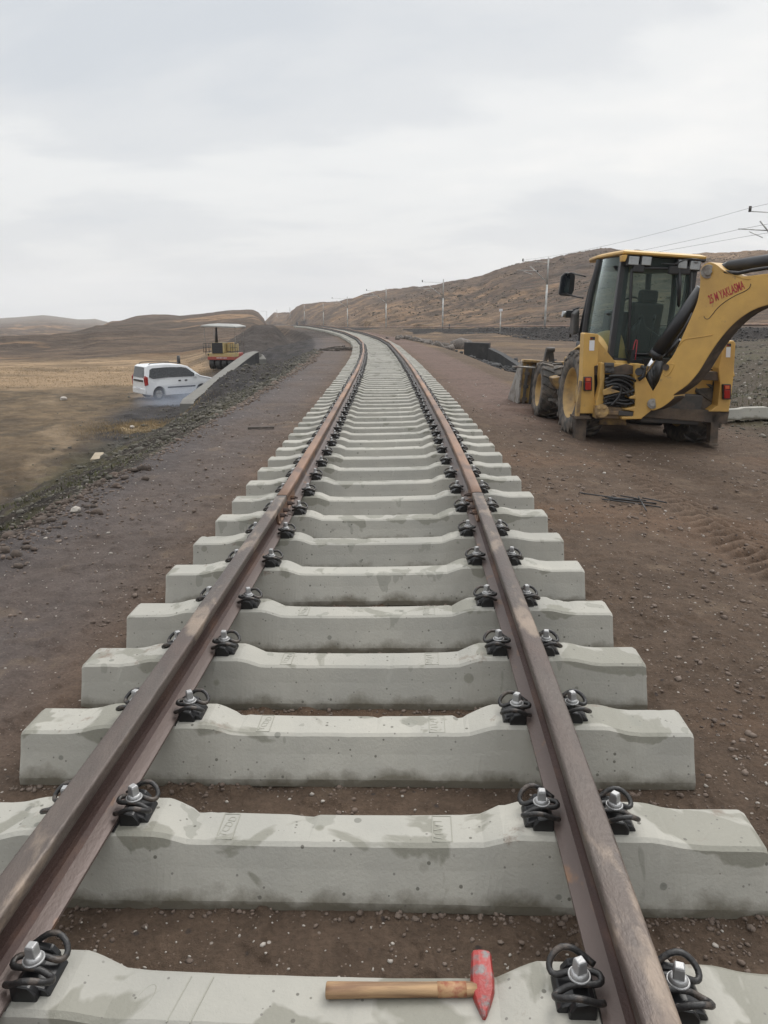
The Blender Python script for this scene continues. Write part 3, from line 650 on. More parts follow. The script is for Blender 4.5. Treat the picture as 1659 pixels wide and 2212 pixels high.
while True:
    if k in SL: x, yf, ang = SL[k]; ang = R(ang)
    else:
        Yk += .6*math.cos(math.atan2(float(TC(Yk+.3)-TC(Yk-.3)), .6)) + random.uniform(-.02, .02)
        yf = Yk; x = float(TC(yf)) + random.uniform(-.012, .012); ang = -math.atan2(float(TC(yf+.3)-TC(yf-.3)), .6)
        if yf > 100: break
    yc = yf + .15*math.cos(ang)
    pr = protoAs[k % 5] if k <= 14 else (protoB if k <= 34 else protoC)
    o = copy_tree(pr)
    ct = trk(yc)[2]
    for c_ in kids(o):
        if c_.name.startswith('spring_clip'): c_.location = (random.uniform(-.004, .004), random.uniform(-.008, .008), 0); c_.rotation_euler = (0, 0, R(random.uniform(-.35, .35)))
    o.location = (x + .15*math.sin(-ang), yc, float(TZ(yc)) + random.uniform(0, .004))
    o.rotation_euler = Matrix.Rotation(ang, 3, 'Z').to_4x4().to_3x3().__matmul__(Matrix.Rotation(-ct, 3, 'Y')).to_euler()
    if k in LBL: lb = LBL[k]
    elif k in ORD: lb = f'{ORD[k]} concrete sleeper counted from the camera, under rust orange rails'
    elif k <= 34: lb = 'pale concrete sleeper in the packed run of track level with the yellow digger cab'
    else: lb = 'far concrete sleeper too small to tell apart, where the track curves away'
    tag(o, lb, 'railway sleeper', GRP); sleepers[k] = o; k += 1
    if k > 240: break
for pr in (*protoAs, protoB, protoC):
    for ch in list(kids(pr)):
        for g in list(kids(ch)): bpy.data.objects.remove(g)
        bpy.data.objects.remove(ch)
    bpy.data.objects.remove(pr)

# cast marks on the nearest sleepers --------------------------------
def text_mesh(body, size, extrude=.002, name='lettering', fat=0.0):
    cu = bpy.data.curves.new(name, 'FONT'); cu.offset = fat; cu.body = body; cu.size = size; cu.extrude = extrude; cu.align_x = 'CENTER'; cu.align_y = 'CENTER'
    o = bpy.data.objects.new(name, cu); COL.objects.link(o); bpy.context.view_layer.update()
    me = bpy.data.meshes.new_from_object(o.evaluated_get(bpy.context.evaluated_depsgraph_get())); bpy.data.objects.remove(o); return me
def put_text(body, size, parent, loc, rot, m, name='lettering', extrude=.002):
    me = text_mesh(body, size, extrude, name); me.materials.append(m)
    o = bpy.data.objects.new(name, me); COL.objects.link(o); o.parent = parent; o.location = loc; o.rotation_euler = rot; return o
M['mark'] = mat('cast_mark_concrete', (.28, .275, .235), .8, 0, .15, 20)
def frame_mark(m, cx, cy, w_, h_, z, t=.003):
    for dx, dy, a, b_ in ((0, h_/2, w_, t), (0, -h_/2, w_, t), (-w_/2, 0, t, h_+t), (w_/2, 0, t, h_+t)): m.box((cx+dx, cy+dy, z+.0004), (a, b_, .003))
for k_, txt in ((2, 'TCDD'), (3, 'TCDD'), (4, 'TCDD'), (5, 'TCDD')):
    s_ = sleepers[k_]; b_ = [c_ for c_ in kids(s_) if c_.name.startswith('sleeper_body')][0]
    m = MB(); frame_mark(m, -.345, 0, .050, .118, .1832)
    m.build('cast_plate', M['mark'], s_)
    put_text(txt, .034, s_, (-.345, 0, .1832), (0, 0, R(78)), M['mark'], extrude=.0012)
    m = MB(); frame_mark(m, .335, 0, .060, .118, .1828); m.build('cast_plate', M['mark'], s_)
    m = MB()
    for i_ in range(5): m.box((.322+(i_ % 2)*.004, -.042+i_*.019, .1832), (.026, .004, .002), (0, 0, R(14*(i_ % 3-1))))
    m.build('cast_lettering', M['mark'], s_)
s_ = sleepers[1]; m = MB(); m.box((-.300, -.005, .1826), (.003, .125, .002), (0, 0, R(-10))); m.box((-.245, -.005, .1826), (.003, .125, .002), (0, 0, R(-10)))
lp = [Vector((-.385+.018*math.cos(a)+.03*math.sin(a)*.35, -.01+.040*math.sin(a), .1832)) for a in np.linspace(0, 2*math.pi, 24, endpoint=False)]
m.tube(lp, .0013, 5, closed=True); m.build('cast_plate', M['mark'], s_)

# ================================================================ rails
def rail_profile():
    h = [(.075, .000), (.075, .010), (.062, .0145), (.030, .0235), (.014, .034), (.0085, .050), (.0080, .090), (.0090, .118), (.016, .127), (.0385, .1315), (.0400, .138), (.0400, .163), (.0370, .1695), (.0310, .1715), (.010, .1725)]
    return [(x, z) for x, z in h] + [(-x, z) for x, z in h[::-1]]
PROF = rail_profile()
def rail(y0, y1, off, name, label, far=False, step=.3):
    n = max(2, int((y1-y0)/step)); secs = []
    for i in range(n+1):
        Y = y0+(y1-y0)*i/n
        secs.append([trk(Y, off+x, .231+z)[0] for x, z in PROF])
    m = MB(); m.loft(secs, 0, False); npf = len(PROF)
    # web and foot take their own finish
    mi = []
    for i in range(len(secs)-1):
        for j in range(npf):
            za = (PROF[j][1]+PROF[(j+1) % npf][1])/2
            mi.append(2 if za < .028 else (1 if za < .130 else 0))
    m.m = mi + [1, 1]
    m.sm = [.13 < ((PROF[j][1]+PROF[(j+1) % npf][1])/2) for i in range(len(secs)-1) for j in range(npf)] + [False, False]
    o = m.build(name, [M['railfar'] if far else M['rail'], M['railfoot'] if far else M['railweb'], M['railfoot']])
    o.data.transform(Matrix.Translation(-secs[0][0])); o.location = secs[0][0]
    tag(o, label, 'rail', 'running rails of the new track'); return o
JY = 5.50
rails = {}
for off, sd_ in ((-.7515, 'left'), (.7515, 'right')):
    rails[sd_, 0] = rail(.25, JY-.010, off, 'steel_rail', f'{sd_} rail in the foreground, worn brown steel running up to the joint', step=.25)
    rails[sd_, 1] = rail(JY+.010, 100, off, 'steel_rail', f'{sd_} rail beyond the joint, orange rusted top running to the distant curve', True, .5)
    # joint bars bolted either side of the web; they stay on the near rail
    for inn in (-1, 1):
        y0, y1 = JY-.32, JY+.52
        m = MB(); pf = [(.0095, .036), (.030, .028), (.036, .034), (.024, .046), (.022, .110), (.032, .122), (.030, .130), (.010, .124)]
        secs = [[trk(Y, off+inn*x, .231+z)[0] for x, z in pf] for Y in np.linspace(y0, y1, 6)]
        m.loft(secs)
        near = rails[sd_, 0]
        fp = m.build('joint_bar', M['railfar']); fp.data.transform(Matrix.Translation(-near.location)); fp.parent = near
        for q in (JY-.24, JY-.09, JY+.12, JY+.30):
            mm = MB(); a = trk(q, off+inn*.022, .231+.078)[0]; b_ = trk(q, off+inn*.058, .231+.078)[0]
            mm.cyl(a, b_, .017, .017, 6, 0, smooth=False); mm.cyl(b_, trk(q, off+inn*.080, .231+.078)[0], .010, .010, 8)
            bo = mm.build('bolt', M['railfoot']); bo.data.transform(Matrix.Translation(-near.location)); bo.parent = fp

# ================================================================ hammer
s1 = sleepers[1]
def S1(x, y, z): return s1.matrix_basis @ Vector((x, y, z))
bpy.context.view_layer.update()
ang = R(-3)
ham = empty('sledge_hammer', (0, 0, 0)); tag(ham, 'short sledge hammer with red wedge head and wooden handle lying on the nearest sleeper', 'hammer')
HZ = .203
a = Vector(P(703, 2132, 1.36)); 
def onz(px, py, Z):
    d_ = ray(px, py); t = (Z-CH)/d_[2]; return Vector((d_[0]*t, d_[1]*t, Z))
h0 = onz(704, 2139, .200); h1 = onz(1030, 2137, .208)
ax = (h1-h0).normalized(); sidev = Vector((0, 0, 1)).cross(ax).normalized(); upv = ax.cross(sidev)
secs = []
L_ = (h1-h0).length
for i, (t, rw, rh) in enumerate([(0, .0165, .0125), (.006, .0205, .0160), (.05, .0205, .0160), (.35, .0185, .0150), (.7, .0180, .0145), (.93, .0180, .0150), (1.0, .0160, .0140)]):
    secs.append([h0+ax*L_*t + sidev*rw*math.cos(a_)*(1+.0*i) + upv*(rh*math.sin(a_)+.0) for a_ in np.linspace(0, 2*math.pi, 16, endpoint=False)])
hd = MB().loft(secs, 0, True).build('handle', M['wood'], ham)
wr = MB(); wr.loft([[h0+ax*L_*t + sidev*.0186*math.cos(a_) + upv*.0152*math.sin(a_) for a_ in np.linspace(0, 2*math.pi, 16, endpoint=False)] for t in (.74, .84, .93)], 0, True)
wr.build('paint_smear', M['smear'], hd)
hc = h1 + ax*.006
ft = onz(1039, 2062, .212); fb = onz(1046, 2204, .196)
hv = (fb-ft).normalized(); hx = Vector((0, 0, 1)).cross(hv).normalized()*-1; hu = hx.cross(hv)
if hu.z < 0: hu = -hu
Lh = (fb-ft).length
secs = []
for t, rx, ru in [(0, .0175, .0175), (.03, .0205, .0205), (.20, .0215, .0215), (.42, .0235, .0225), (.60, .0225, .0195), (.78, .0150, .0170), (.93, .0070, .0150), (1.0, .0028, .0130)]:
    c0 = ft+hv*Lh*t; rx *= 1.22; secs.append([c0+hx*rx*math.copysign(min(1, abs(math.cos(a_))*1.18), math.cos(a_))+hu*ru*math.copysign(min(1, abs(math.sin(a_))*1.18), math.sin(a_)) for a_ in np.linspace(math.pi/12, 2*math.pi+math.pi/12, 12, endpoint=False)])
MB().loft(secs, 0, False).build('hammer_head', M['hammer'], ham, bevel=.0012, segs=1)

# ================================================================ backhoe loader
MO = Matrix.Translation(MACH) @ Matrix.Rotation(R(2), 4, 'Z') @ Matrix.Rotation(R(3.4), 4, 'Y')
MI = MO.inverted(); CAMP = Vector((0, 0, CH))
def hit(cx, cy, y=None, x=None, crop=True):
    """where the sight line through a measured point of the machine meets the machine's own plane y=... or x=..."""
    px, py = (1071.4+.35417*cx, 511.5+.35417*cy) if crop else (cx, cy)
    o = MI @ CAMP; d_ = (MI.to_3x3() @ Vector(ray(px, py)))
    t = (y-o.y)/d_.y if y is not None else (x-o.x)/d_.x
    return o + d_*t
def poly(pts, y): return [hit(a, b_, y) for a, b_ in pts]
bh = empty('backhoe_loader', MO.to_translation(), MO.to_euler())
tag(bh, 'yellow backhoe loader with black cab parked right of the track, its boom swung aside', 'backhoe loader')
def part(mb, name, m, parent=None, **k): return mb.build(name, m, parent or bh, **k)

M['rim'] = mat('dusty_yellow_rim', (.42, .275, .105), .55, 0, .15, 6, (.24, .165, .085), .58, 5, .12, .2, 40)
# wheels -------------------------------------------------------------
def wheel(name, c_, rad, wid, rimr, steer=0, lugs=20, side=-1):
    M4 = Matrix.Translation(c_) @ Matrix.Rotation(steer, 4, 'Z')
    def T(x, a, r): return M4 @ Vector((x, -r*math.sin(a), r*math.cos(a)))
    n = 56; w2 = wid/2
    prof = [(-w2*.70, rimr*.97), (-w2*.92, rimr*1.04), (-w2*1.0, rimr*1.22), (-w2*.98, rad*.86), (-w2*.86, rad*.945), (-w2*.5, rad*.955), (0, rad*.96), (w2*.5, rad*.955), (w2*.86, rad*.945), (w2*.98, rad*.86), (w2*1.0, rimr*1.22), (w2*.92, rimr*1.04), (w2*.70, rimr*.97)]
    m = MB(); secs = [[T(x, 2*math.pi*i/n, r) for x, r in prof] for i in range(n)]
    vs = [p for s_ in secs for p in s_]; L = len(prof); fs = []
    for i in range(n):
        k_ = (i+1) % n
        for j in range(L-1): fs.append((i*L+j, i*L+j+1, k_*L+j+1, k_*L+j))
    m.add(vs, fs, 0, True)
    # slanted lugs
    for i in range(lugs):
        for sgn in (-1, 1):
            a0 = 2*math.pi*(i+(0 if sgn > 0 else .5))/lugs
            q = []
            for x, da, wd in ((.0, 0, .050), (.45, .10, .055), (.90, .20, .070), (1.0, .25, .075)):
                q.append((sgn*w2*x, a0+da*(-1), wd/rad))
            top = []
            for x, a, wd in q:
                rr_ = rad if abs(x) < w2*.92 else rad*.955
                rb = rad*.93
                top.append([T(x, a-wd/2*1.25, rb), T(x, a-wd/2*.8, rr_), T(x, a+wd/2*.8, rr_), T(x, a+wd/2*1.25, rb)])
            x, a, wd = q[-1]
            top.append([T(sgn*w2*1.01, a-wd/2-.03, rad*.83), T(sgn*w2*1.03, a-wd/2*.8-.03, rad*.86), T(sgn*w2*1.03, a+wd/2*.8-.03, rad*.86), T(sgn*w2*1.01, a+wd/2-.03, rad*.83)])
            m.loft(top)
    ty = part(m, name, M['rubber'], None)
    r = MB()
    def disc(prof2, n=40):
        vs = [T(x, 2*math.pi*i/n, q) for i in range(n) for x, q in prof2]; L = len(prof2)
        return vs, [(i*L+j, i*L+j+1, ((i+1) % n)*L+j+1, ((i+1) % n)*L+j) for i in range(n) for j in range(L-1)]
    s_ = side
    for s2 in (s_, -s_):
        v_, f_ = disc([(s2*w2*.80, rimr*1.06), (s2*w2*.86, rimr*1.03), (s2*w2*.84, rimr*.98), (s2*w2*.62, rimr*.92), (s2*w2*.35, rimr*.86), (s2*w2*.22, rimr*.72), (s2*w2*.20, rimr*.45), (s2*w2*.34, rimr*.40), (s2*w2*.40, rimr*.22), (s2*w2*.42, .001)])
        r.add(v_, f_, 0, True)
    for i in range(8):
        a = 2*math.pi*i/8; r.cyl(T(s_*w2*.20, a, rimr*.58), T(s_*w2*.28, a, rimr*.58), .016, n=6)
    part(r, 'wheel_rim', M['rim'], ty)
    return ty
RW, FW = .675, .53
wheel('rear_wheel', Vector((-1.16, 0, RW+.03)), RW, .46, .39)
wheel('rear_wheel', Vector((.64, 0, RW-.01)), RW, .50, .39, side=1)
wheel('front_wheel', Vector((-1.16, 2.12, FW+.0)), FW, .42, .30, R(-3))
wheel('front_wheel', Vector((.80, 2.12, FW-.03)), FW, .42, .30, R(-3), side=1)

# chassis, bonnet, loader ----------------------------------------------
m = MB(); m.box((0, 1.3, .62), (.62, 3.3, .34)); m.box((0, 0, .66), (1.7, .26, .26)); m.box((0, 2.12, .52), (1.9, .20, .22)); m.box((0, -.45, .62), (.9, .6, .45))
part(m, 'chassis', M['darkgrey'], bevel=.02)
m = MB(); m.prism([(-.42, 1.25, .80), (-.42, 3.02, .80), (-.42, 3.06, 1.20), (-.42, 2.7, 1.40), (-.42, 1.25, 1.62)], (.84, 0, 0)); part(m, 'bonnet', M['yellow'], bevel=.05)
m = MB(); m.box((-.88, 1.30, 1.02), (.34, .85, .34)); m.box((-.80, .95, .72), (.30, .5, .3)); part(m, 'fuel_tank', M['yellow_dirty'], bevel=.03)
m = MB(); m.box((.80, 1.10, .95), (.34, .85, .4)); part(m, 'battery_box', M['yellow_dirty'], bevel=.03)
for sx in (-1, 1):
    m = MB(); m.prism([(sx*.68-.06, 1.35, 1.30), (sx*.68-.06, 1.48, 1.42), (sx*.68-.06, 2.7, 1.02), (sx*.68-.06, 3.55, .42), (sx*.68-.06, 3.45, .26), (sx*.68-.06, 2.55, .80), (sx*.68-.06, 1.3, 1.16)], (.12, 0, 0)); part(m, 'loader_arm', M['yellow_dirty'], bevel=.015)
    m = MB(); m.cyl((sx*.68, 1.75, .80), (sx*.68, 2.55, .62), .06); m.cyl((sx*.68, 2.5, .63), (sx*.68, 2.95, .55), .035); part(m, 'lift_cylinder', M['darkgrey'])
# linkage horn standing up by the front wheel
hp = [(310, 680), (355, 680), (352, 705), (362, 790), (330, 800), (325, 730), (300, 795), (288, 780)]
m = MB(); m.prism(poly(hp, 2.55), Vector((0, .10, 0))); m.cyl(hit(308, 688, 2.5), hit(358, 688, 2.5), .045); part(m, 'bucket_linkage', M['darkgrey'], bevel=.01)
m = MB(); m.tube([hit(100, 792, 2.3), hit(160, 794, 2.3), hit(240, 800, 2.3)], .018); m.tube([hit(250, 778, 2.45), hit(330, 776, 2.45), hit(400, 786, 2.45)], .03); part(m, 'linkage_rod', M['grey'])
# bucket: side plates, shell, cutting edge
bx0, bx1 = hit(135, 900, 3.35).x, hit(135, 900, 3.35).x + 2.36
prof = [(3.25, .98), (3.12, .93), (3.16, .60), (3.12, .18), (3.30, .06), (3.70, .02), (4.12, .10)]
m = MB(); outer = [Vector((bx0, y, z)) for y, z in prof]; inner = [Vector((bx0, y+.03, z+.03)) for y, z in prof[::-1]]
m.prism(outer+inner, (bx1-bx0, 0, 0)); bk = part(m, 'bucket', M['yellow_dirty'])
for xx in (bx0-.02, bx1-.01):
    m = MB(); m.prism([(xx, 3.12, .93), (xx, 3.22, 1.0), (xx, 3.42, .92), (xx, 4.15, .12), (xx, 3.70, .0), (xx, 3.28, .04), (xx, 3.10, .16)], (.03, 0, 0)); part(m, 'bucket_side', M['grey'], bk)
m = MB(); m.box(((bx0+bx1)/2, 3.13, 1.0), (bx1-bx0, .16, .05)); part(m, 'bucket_lip', M['yellow_dirty'], bk, bevel=.01)
m = MB()
for zz in (.25, .5, .75): m.box((bx0+.10, 3.085, zz), (.10, .05, .06))
m.box((bx0+.09, 3.09, .52), (.05, .07, .82)); m.box((bx0+.22, 3.09, .52), (.05, .07, .82)); part(m, 'bucket_rib', M['darkgrey'], bk, bevel=.008)
m = MB(); m.prism(poly([(322, 985), (368, 988), (376, 1000), (374, 1022), (340, 1002), (320, 1000)], 1.6), (0, .3, 0)); part(m, 'tie_bracket', M['grey'])
m = MB(); m.prism(poly([(345, 862), (398, 852), (400, 902), (378, 935), (352, 885)], 1.4), (0, .5, 0)); part(m, 'step_box', M['yellow_dirty'], bevel=.02)

# rear fenders -----------------------------------------------------------
def fender(sx):
    secs = []
    for th in np.linspace(R(-52), R(74), 22):
        row = []
        for s_ in np.linspace(0, 1, 9):
            x = -1.30 + .62*s_; r = .735 + .31*math.sin(math.pi/2*min(1, s_*1.15))*float(ss(np.array(math.degrees(th)), -40., 20.))*(math.cos(max(0, th)*.9)**.5)
            row.append((x, -r*math.sin(-th)*-1, .70 + r*math.cos(th)))
        secs.append([Vector((-x-.34 if sx > 0 else x, -r_, z)) for x, r_, z in row])
    m = MB(); n = len(secs[0])
    th_ = .03
    vs = []; 
    for row in secs: vs += row
    low = []
    for row in secs:
        for p in row:
            c_ = Vector((p.x, 0, .70)); low.append(p + (c_-p).normalized()*th_)
    a = len(vs); fs = []
    rws = len(secs)
    for i in range(rws-1):
        for j in range(n-1):
            fs.append((i*n+j, i*n+j+1, (i+1)*n+j+1, (i+1)*n+j)); fs.append((a+i*n+j, a+(i+1)*n+j, a+(i+1)*n+j+1, a+i*n+j+1))
        fs.append((i*n, (i+1)*n, a+(i+1)*n, a+i*n)); fs.append((i*n+n-1, a+i*n+n-1, a+(i+1)*n+n-1, (i+1)*n+n-1))
    for j in range(n-1): fs.append((j, a+j, a+j+1, j+1)); q = (rws-1)*n; fs.append((q+j, q+j+1, a+q+j+1, a+q+j))
    m.add(vs+low, fs, 0, True)
    return part(m, 'rear_fender', M['yellow'])
fender(-1); fender(1)
# inner wheel house walls and rear body panel
m = MB()
m.prism(poly([(612, 600), (628, 640), (738, 775), (738, 1060), (612, 1060)], -.52), (0, .05, 0)); part(m, 'rear_body_panel', M['yellow'])
m = MB(); m.prism(poly([(1085, 870), (1362, 870), (1352, 1065), (1085, 1065)], -.58), (0, .08, 0)); m.box(hit(1160, 965, -.585), (.008, .01, .55)); part(m, 'rear_body_panel', M['yellow'], bevel=.01)
m = MB(); m.prism(poly([(1262, 825), (1318, 738), (1332, 752), (1344, 790), (1338, 812), (1330, 826)], -.35), (0, .7, 0)); part(m, 'fender_tip', M['yellow'], bevel=.02)
m = MB(); m.box((-.66, -.05, 1.0), (.05, 1.1, .9)); m.box((.66, -.05, 1.0), (.05, 1.1, .9)); m.box((0, -.50, .92), (1.3, .06, .62)); part(m, 'under_frame', M['cabblack'])

# stabiliser frame ---------------------------------------------------------
YS = -.86
m = MB(); m.prism(poly([(546, 784), (1432, 829), (1428, 882), (545, 838)], YS+.04), (0, .16, 0)); part(m, 'upper_crossbeam', M['brownsteel'], bevel=.012)
m = MB(); m.prism(poly([(518, 1022), (1425, 1064), (1410, 1142), (980, 1108), (516, 1078)], YS+.04), (0, .16, 0)); part(m, 'lower_crossbeam', M['brownsteel'], bevel=.012)
def stab(colp, legp, footp, tl, st, name='stabiliser'):
    m = MB(); m.prism(poly(colp, YS), (0, .20, 0)); c_ = part(m, name, M['yellow'], bevel=.012)
    m = MB(); m.prism(poly(legp, YS+.04), (0, .14, 0)); lg = part(m, 'stabiliser_leg', M['brownsteel'], c_, bevel=.01)
    m = MB(); m.prism(poly(footp, YS-.03), (0, .30, 0)); part(m, 'stabiliser_foot', M['brownsteel'], c_, bevel=.01)
    x0, y0, x1, y1 = tl
    m = MB(); m.prism(poly([(x0-3, y0-3), (x1+3, y0-3), (x1+3, y1+3), (x0-3, y1+3)], YS-.06), (0, .06, 0)); h_ = part(m, 'tail_light', M['cabblack'], c_, bevel=.01)
    m = MB(); m.prism(poly([(x0+4, y0+(y1-y0)*.36), (x1-3, y0+(y1-y0)*.36), (x1-4, y1-4), (x0+4, y1-3)], YS-.075), (0, .03, 0)); part(m, 'brake_lens', M['redlens'], h_, bevel=.006)
    m = MB(); m.prism(poly([(x0+4, y0+3), (x1-3, y0+3), (x1-3, y0+(y1-y0)*.33), (x0+4, y0+(y1-y0)*.33)], YS-.075), (0, .03, 0)); part(m, 'indicator_lens', M['redlens'], h_, bevel=.006)
    m = MB(); m.prism(poly([(x0+9, y0+6), (x1-8, y0+6), (x1-8, y0+(y1-y0)*.28), (x0+9, y0+(y1-y0)*.28)], YS-.078), (0, .01, 0)); part(m, 'lens_window', M['orangelens'], h_)
    x0, y0, x1, y1 = st
    m = MB(); m.prism(poly([(x0, y0), (x1, y0), (x1-3, y1), (x0-2, y1)], YS-.006), (0, .006, 0)); part(m, 'reflector', M['reflector'], c_)
    m = MB(); m.prism(poly([(x0+5, y0-22), (x1+2, y0-22), (x1+2, y0-4), (x0+4, y0-4)], YS-.006), (0, .006, 0)); part(m, 'slot', M['cabblack'], c_)
    m = MB(); m.prism(poly([(x0+5, y0-14), (x0+17, y0-14), (x0+17, y0-9), (x0+5, y0-9)], YS-.009), (0, .004, 0)); part(m, 'slot_mark', M['redlens'], c_)
    return c_
stab([(538, 590), (548, 586), (618, 592), (628, 598), (620, 780), (600, 790), (602, 985), (608, 1022), (602, 1078), (520, 1078), (505, 1075), (512, 1000), (528, 850)],
     [(489, 1076), (556, 1078), (546, 1252), (480, 1256)], [(472, 1252), (552, 1250), (554, 1262), (470, 1264)], (542, 857, 584, 937), (571, 632, 602, 694))
stab([(1388, 655), (1400, 636), (1452, 633), (1462, 650), (1450, 850), (1432, 1000), (1420, 1068), (1300, 1066), (1352, 1030), (1368, 900), (1356, 800), (1366, 760)],
     [(1316, 1066), (1364, 1070), (1352, 1268), (1304, 1266)], [(1298, 1264), (1360, 1266), (1360, 1274), (1298, 1273)], (1390, 903, 1432, 990), (1405, 673, 1432, 735))
m = MB(); m.prism(poly([(480, 1096), (575, 1094), (578, 1112), (482, 1110)], YS-.03), (0, .26, 0)); part(m, 'leg_guide', M['brownsteel'])
m = MB(); m.prism(poly([(497, 1010), (520, 880), (526, 880), (510, 1105), (490, 1105)], YS-.02), (0, .10, 0)); part(m, 'leg_guide', M['yellow_dirty'])
m = MB(); m.prism(poly([(596, 842), (634, 846), (628, 1010), (600, 1000)], YS+.10), (0, .05, 0)); part(m, 'dark_gap_plate', M['cabblack'])  # flat black plate set in the gap beside the column

# carriage with the hose nest ------------------------------------------------
YC = -.98
m = MB()
m.prism(poly([(640, 768), (668, 770), (664, 840), (655, 1045), (640, 1100), (608, 1102), (612, 1010), (636, 900), (634, 850)], YC), (0, .14, 0))
m.prism(poly([(664, 770), (852, 780), (852, 842), (664, 838)], YC+.02), (0, .14, 0))
part(m, 'carriage_frame', M['yellow'], bevel=.012)
m = MB(); m.prism(poly([(664, 768), (722, 770), (722, 830), (668, 832)], YC-.03), (0, .06, 0))
for a, b_ in ((676, 780), (692, 782), (710, 782), (676, 812), (694, 818), (712, 812)): m.cyl(hit(a, b_, YC-.03), hit(a, b_, YC-.06), .024, n=12)
part(m, 'valve_plate', M['darkgrey'], bevel=.006)
m = MB(); m.prism(poly([(648, 838), (860, 842), (862, 1060), (646, 1045)], YC+.10), (0, .05, 0)); part(m, 'hose_recess', M['cabblack'])
m = MB(); m.prism(poly([(612, 1030), (668, 1034), (845, 1052), (842, 1112), (700, 1108), (608, 1108)], YC-.02), (0, .18, 0))
m.cyl(hit(645, 1062, YC-.02), hit(645, 1062, YC-.07), .10, n=20)
for a, b_ in ((628, 1045), (662, 1045), (628, 1080), (662, 1080)): m.cyl(hit(a, b_, YC-.06), hit(a, b_, YC-.09), .024, n=8)
m.box(hit(760, 1075, YC-.04), (.55, .05, .06))
part(m, 'carriage_foot', M['yellow_dirty'], bevel=.01)
m = MB(); m.prism(poly([(795, 775), (850, 790), (850, 835), (790, 840), (700, 836), (706, 800)], YC-.01), (0, .02, 0)); part(m, 'grease_cover', M['brownsteel'])
hs = [[(665, 870), (720, 855), (790, 868), (850, 905)], [(670, 895), (740, 872), (810, 900), (850, 950)], [(668, 912), (730, 898), (800, 930), (846, 985)], [(690, 850), (760, 848), (820, 860), (852, 880)],
      [(655, 1000), (710, 985), (770, 1000), (850, 992)], [(655, 1020), (730, 1012), (790, 1022), (850, 1012)], [(660, 985), (740, 960), (800, 950), (852, 935)], [(700, 1030), (742, 985), (760, 940), (756, 900)], [(690, 940), (720, 980), (752, 1020), (800, 1034)], [(668, 880), (690, 930), (690, 970), (665, 1010)], [(675, 925), (752, 918), (800, 960), (850, 1020)]]
for i, q in enumerate(hs):
    pts = [hit(a, b_, YC-.03-.018*(i % 4)) for a, b_ in q]; sm = []
    for j in range(len(pts)-1):
        p0, p1, p2, p3 = pts[max(j-1, 0)], pts[j], pts[j+1], pts[min(j+2, 3)]
        for t in (0, .25, .5, .75): sm.append(.5*((2*p1)+(p2-p0)*t+(2*p0-5*p1+4*p2-p3)*t*t+(3*p1-p0-3*p2+p3)*t**3))
    sm.append(pts[-1]); part(MB().tube(sm, .021, 8), 'hydraulic_hose', M['hose'])
m = MB(); m.prism(poly([(652, 935), (690, 920), (720, 905), (700, 925), (770, 948), (740, 950), (655, 968)], YC-.10), (0, .03, 0)); part(m, 'mud_cake', M['yellow_dirty'], bevel=.008)
# swing casting
m = MB(); m.prism(poly([(850, 776), (905, 778), (902, 840), (916, 860), (935, 900), (962, 945), (978, 1000), (960, 1050), (885, 1112), (768, 1115), (764, 1098), (838, 1096), (842, 1066), (775, 1052), (848, 1036), (850, 990), (815, 988), (812, 978), (848, 965)], YC-.10), (0, .24, 0)); part(m, 'swing_casting', M['yellow'], bevel=.02)
m = MB(); m.box(hit(808, 1078, YC-.06), (.30, .04, .07)); part(m, 'swing_cylinder', M['darkgrey'], bevel=.01)
m = MB(); m.cyl(hit(872, 822, YC-.10), hit(872, 822, YC-.15), .055); m.tube([hit(868, 872, YC-.13), hit(900, 850, YC-.15), hit(905, 800, YC-.15), hit(885, 792, YC-.15)], .030, 8); part(m, 'pivot_link', M['cabblack'])
m = MB(); m.tube([hit(925, 790, YC+.05), hit(935, 860, YC+.0), hit(955, 940, YC-.02)], .055, 10); m.tube([hit(990, 760, YC+.15), hit(965, 840, YC+.1), hit(950, 920, YC+.05)], .075, 10); m.prism(poly([(900, 740), (1120, 745), (1110, 900), (960, 960), (930, 900)], YC+.20), (0, .05, 0)); part(m, 'boom_foot_hoses', M['cabblack'])
m = MB(); m.prism(poly([(632, 1106), (792, 1112), (798, 1150), (632, 1146)], -.55), (0, .5, 0)); part(m, 'skid_plate', M['yellow_dirty'], bevel=.01)
m = MB(); m.box((-.15, .2, .42), (.55, .9, .26)); part(m, 'transmission', M['cabblack'], bevel=.04)

# boom (swung right and towards the camera) -------------------------------
PHI = R(52)
dB = Vector((math.cos(PHI), -math.sin(PHI), 0)); nB = Vector((-math.sin(PHI), -math.cos(PHI), 0)); P0 = hit(955, 1018, YC-.12); P0w = MO @ P0
def bw(cx, cy, off=0.0):
    """point on the boom's near side plate (world), moved off towards the viewer side by off"""
    px, py = 1071.4+.35417*cx, 511.5+.35417*cy; d_ = Vector(ray(px, py)); p = P0w + nB*off
    t = (p-CAMP).dot(nB)/d_.dot(nB); return CAMP + d_*t
def bl(cx, cy, off=0.0): return MI @ bw(cx, cy, off)
nBl = MI.to_3x3() @ nB
def smooth_poly(pts, per=5, closed=True):
    n = len(pts); o = []
    rng_ = range(n if closed else n-1)
    for i in rng_:
        p0, p1, p2, p3 = [Vector((*pts[(i+k_) % n if closed else min(max(i+k_, 0), n-1)], 0)) for k_ in (-1, 0, 1, 2)]
        for s_ in range(per):
            t = s_/per; v = .5*((2*p1)+(p2-p0)*t+(2*p0-5*p1+4*p2-p3)*t*t+(3*p1-p0-3*p2+p3)*t**3); o.append((v.x, v.y))
    if not closed: o.append(tuple(pts[-1]))
    return o
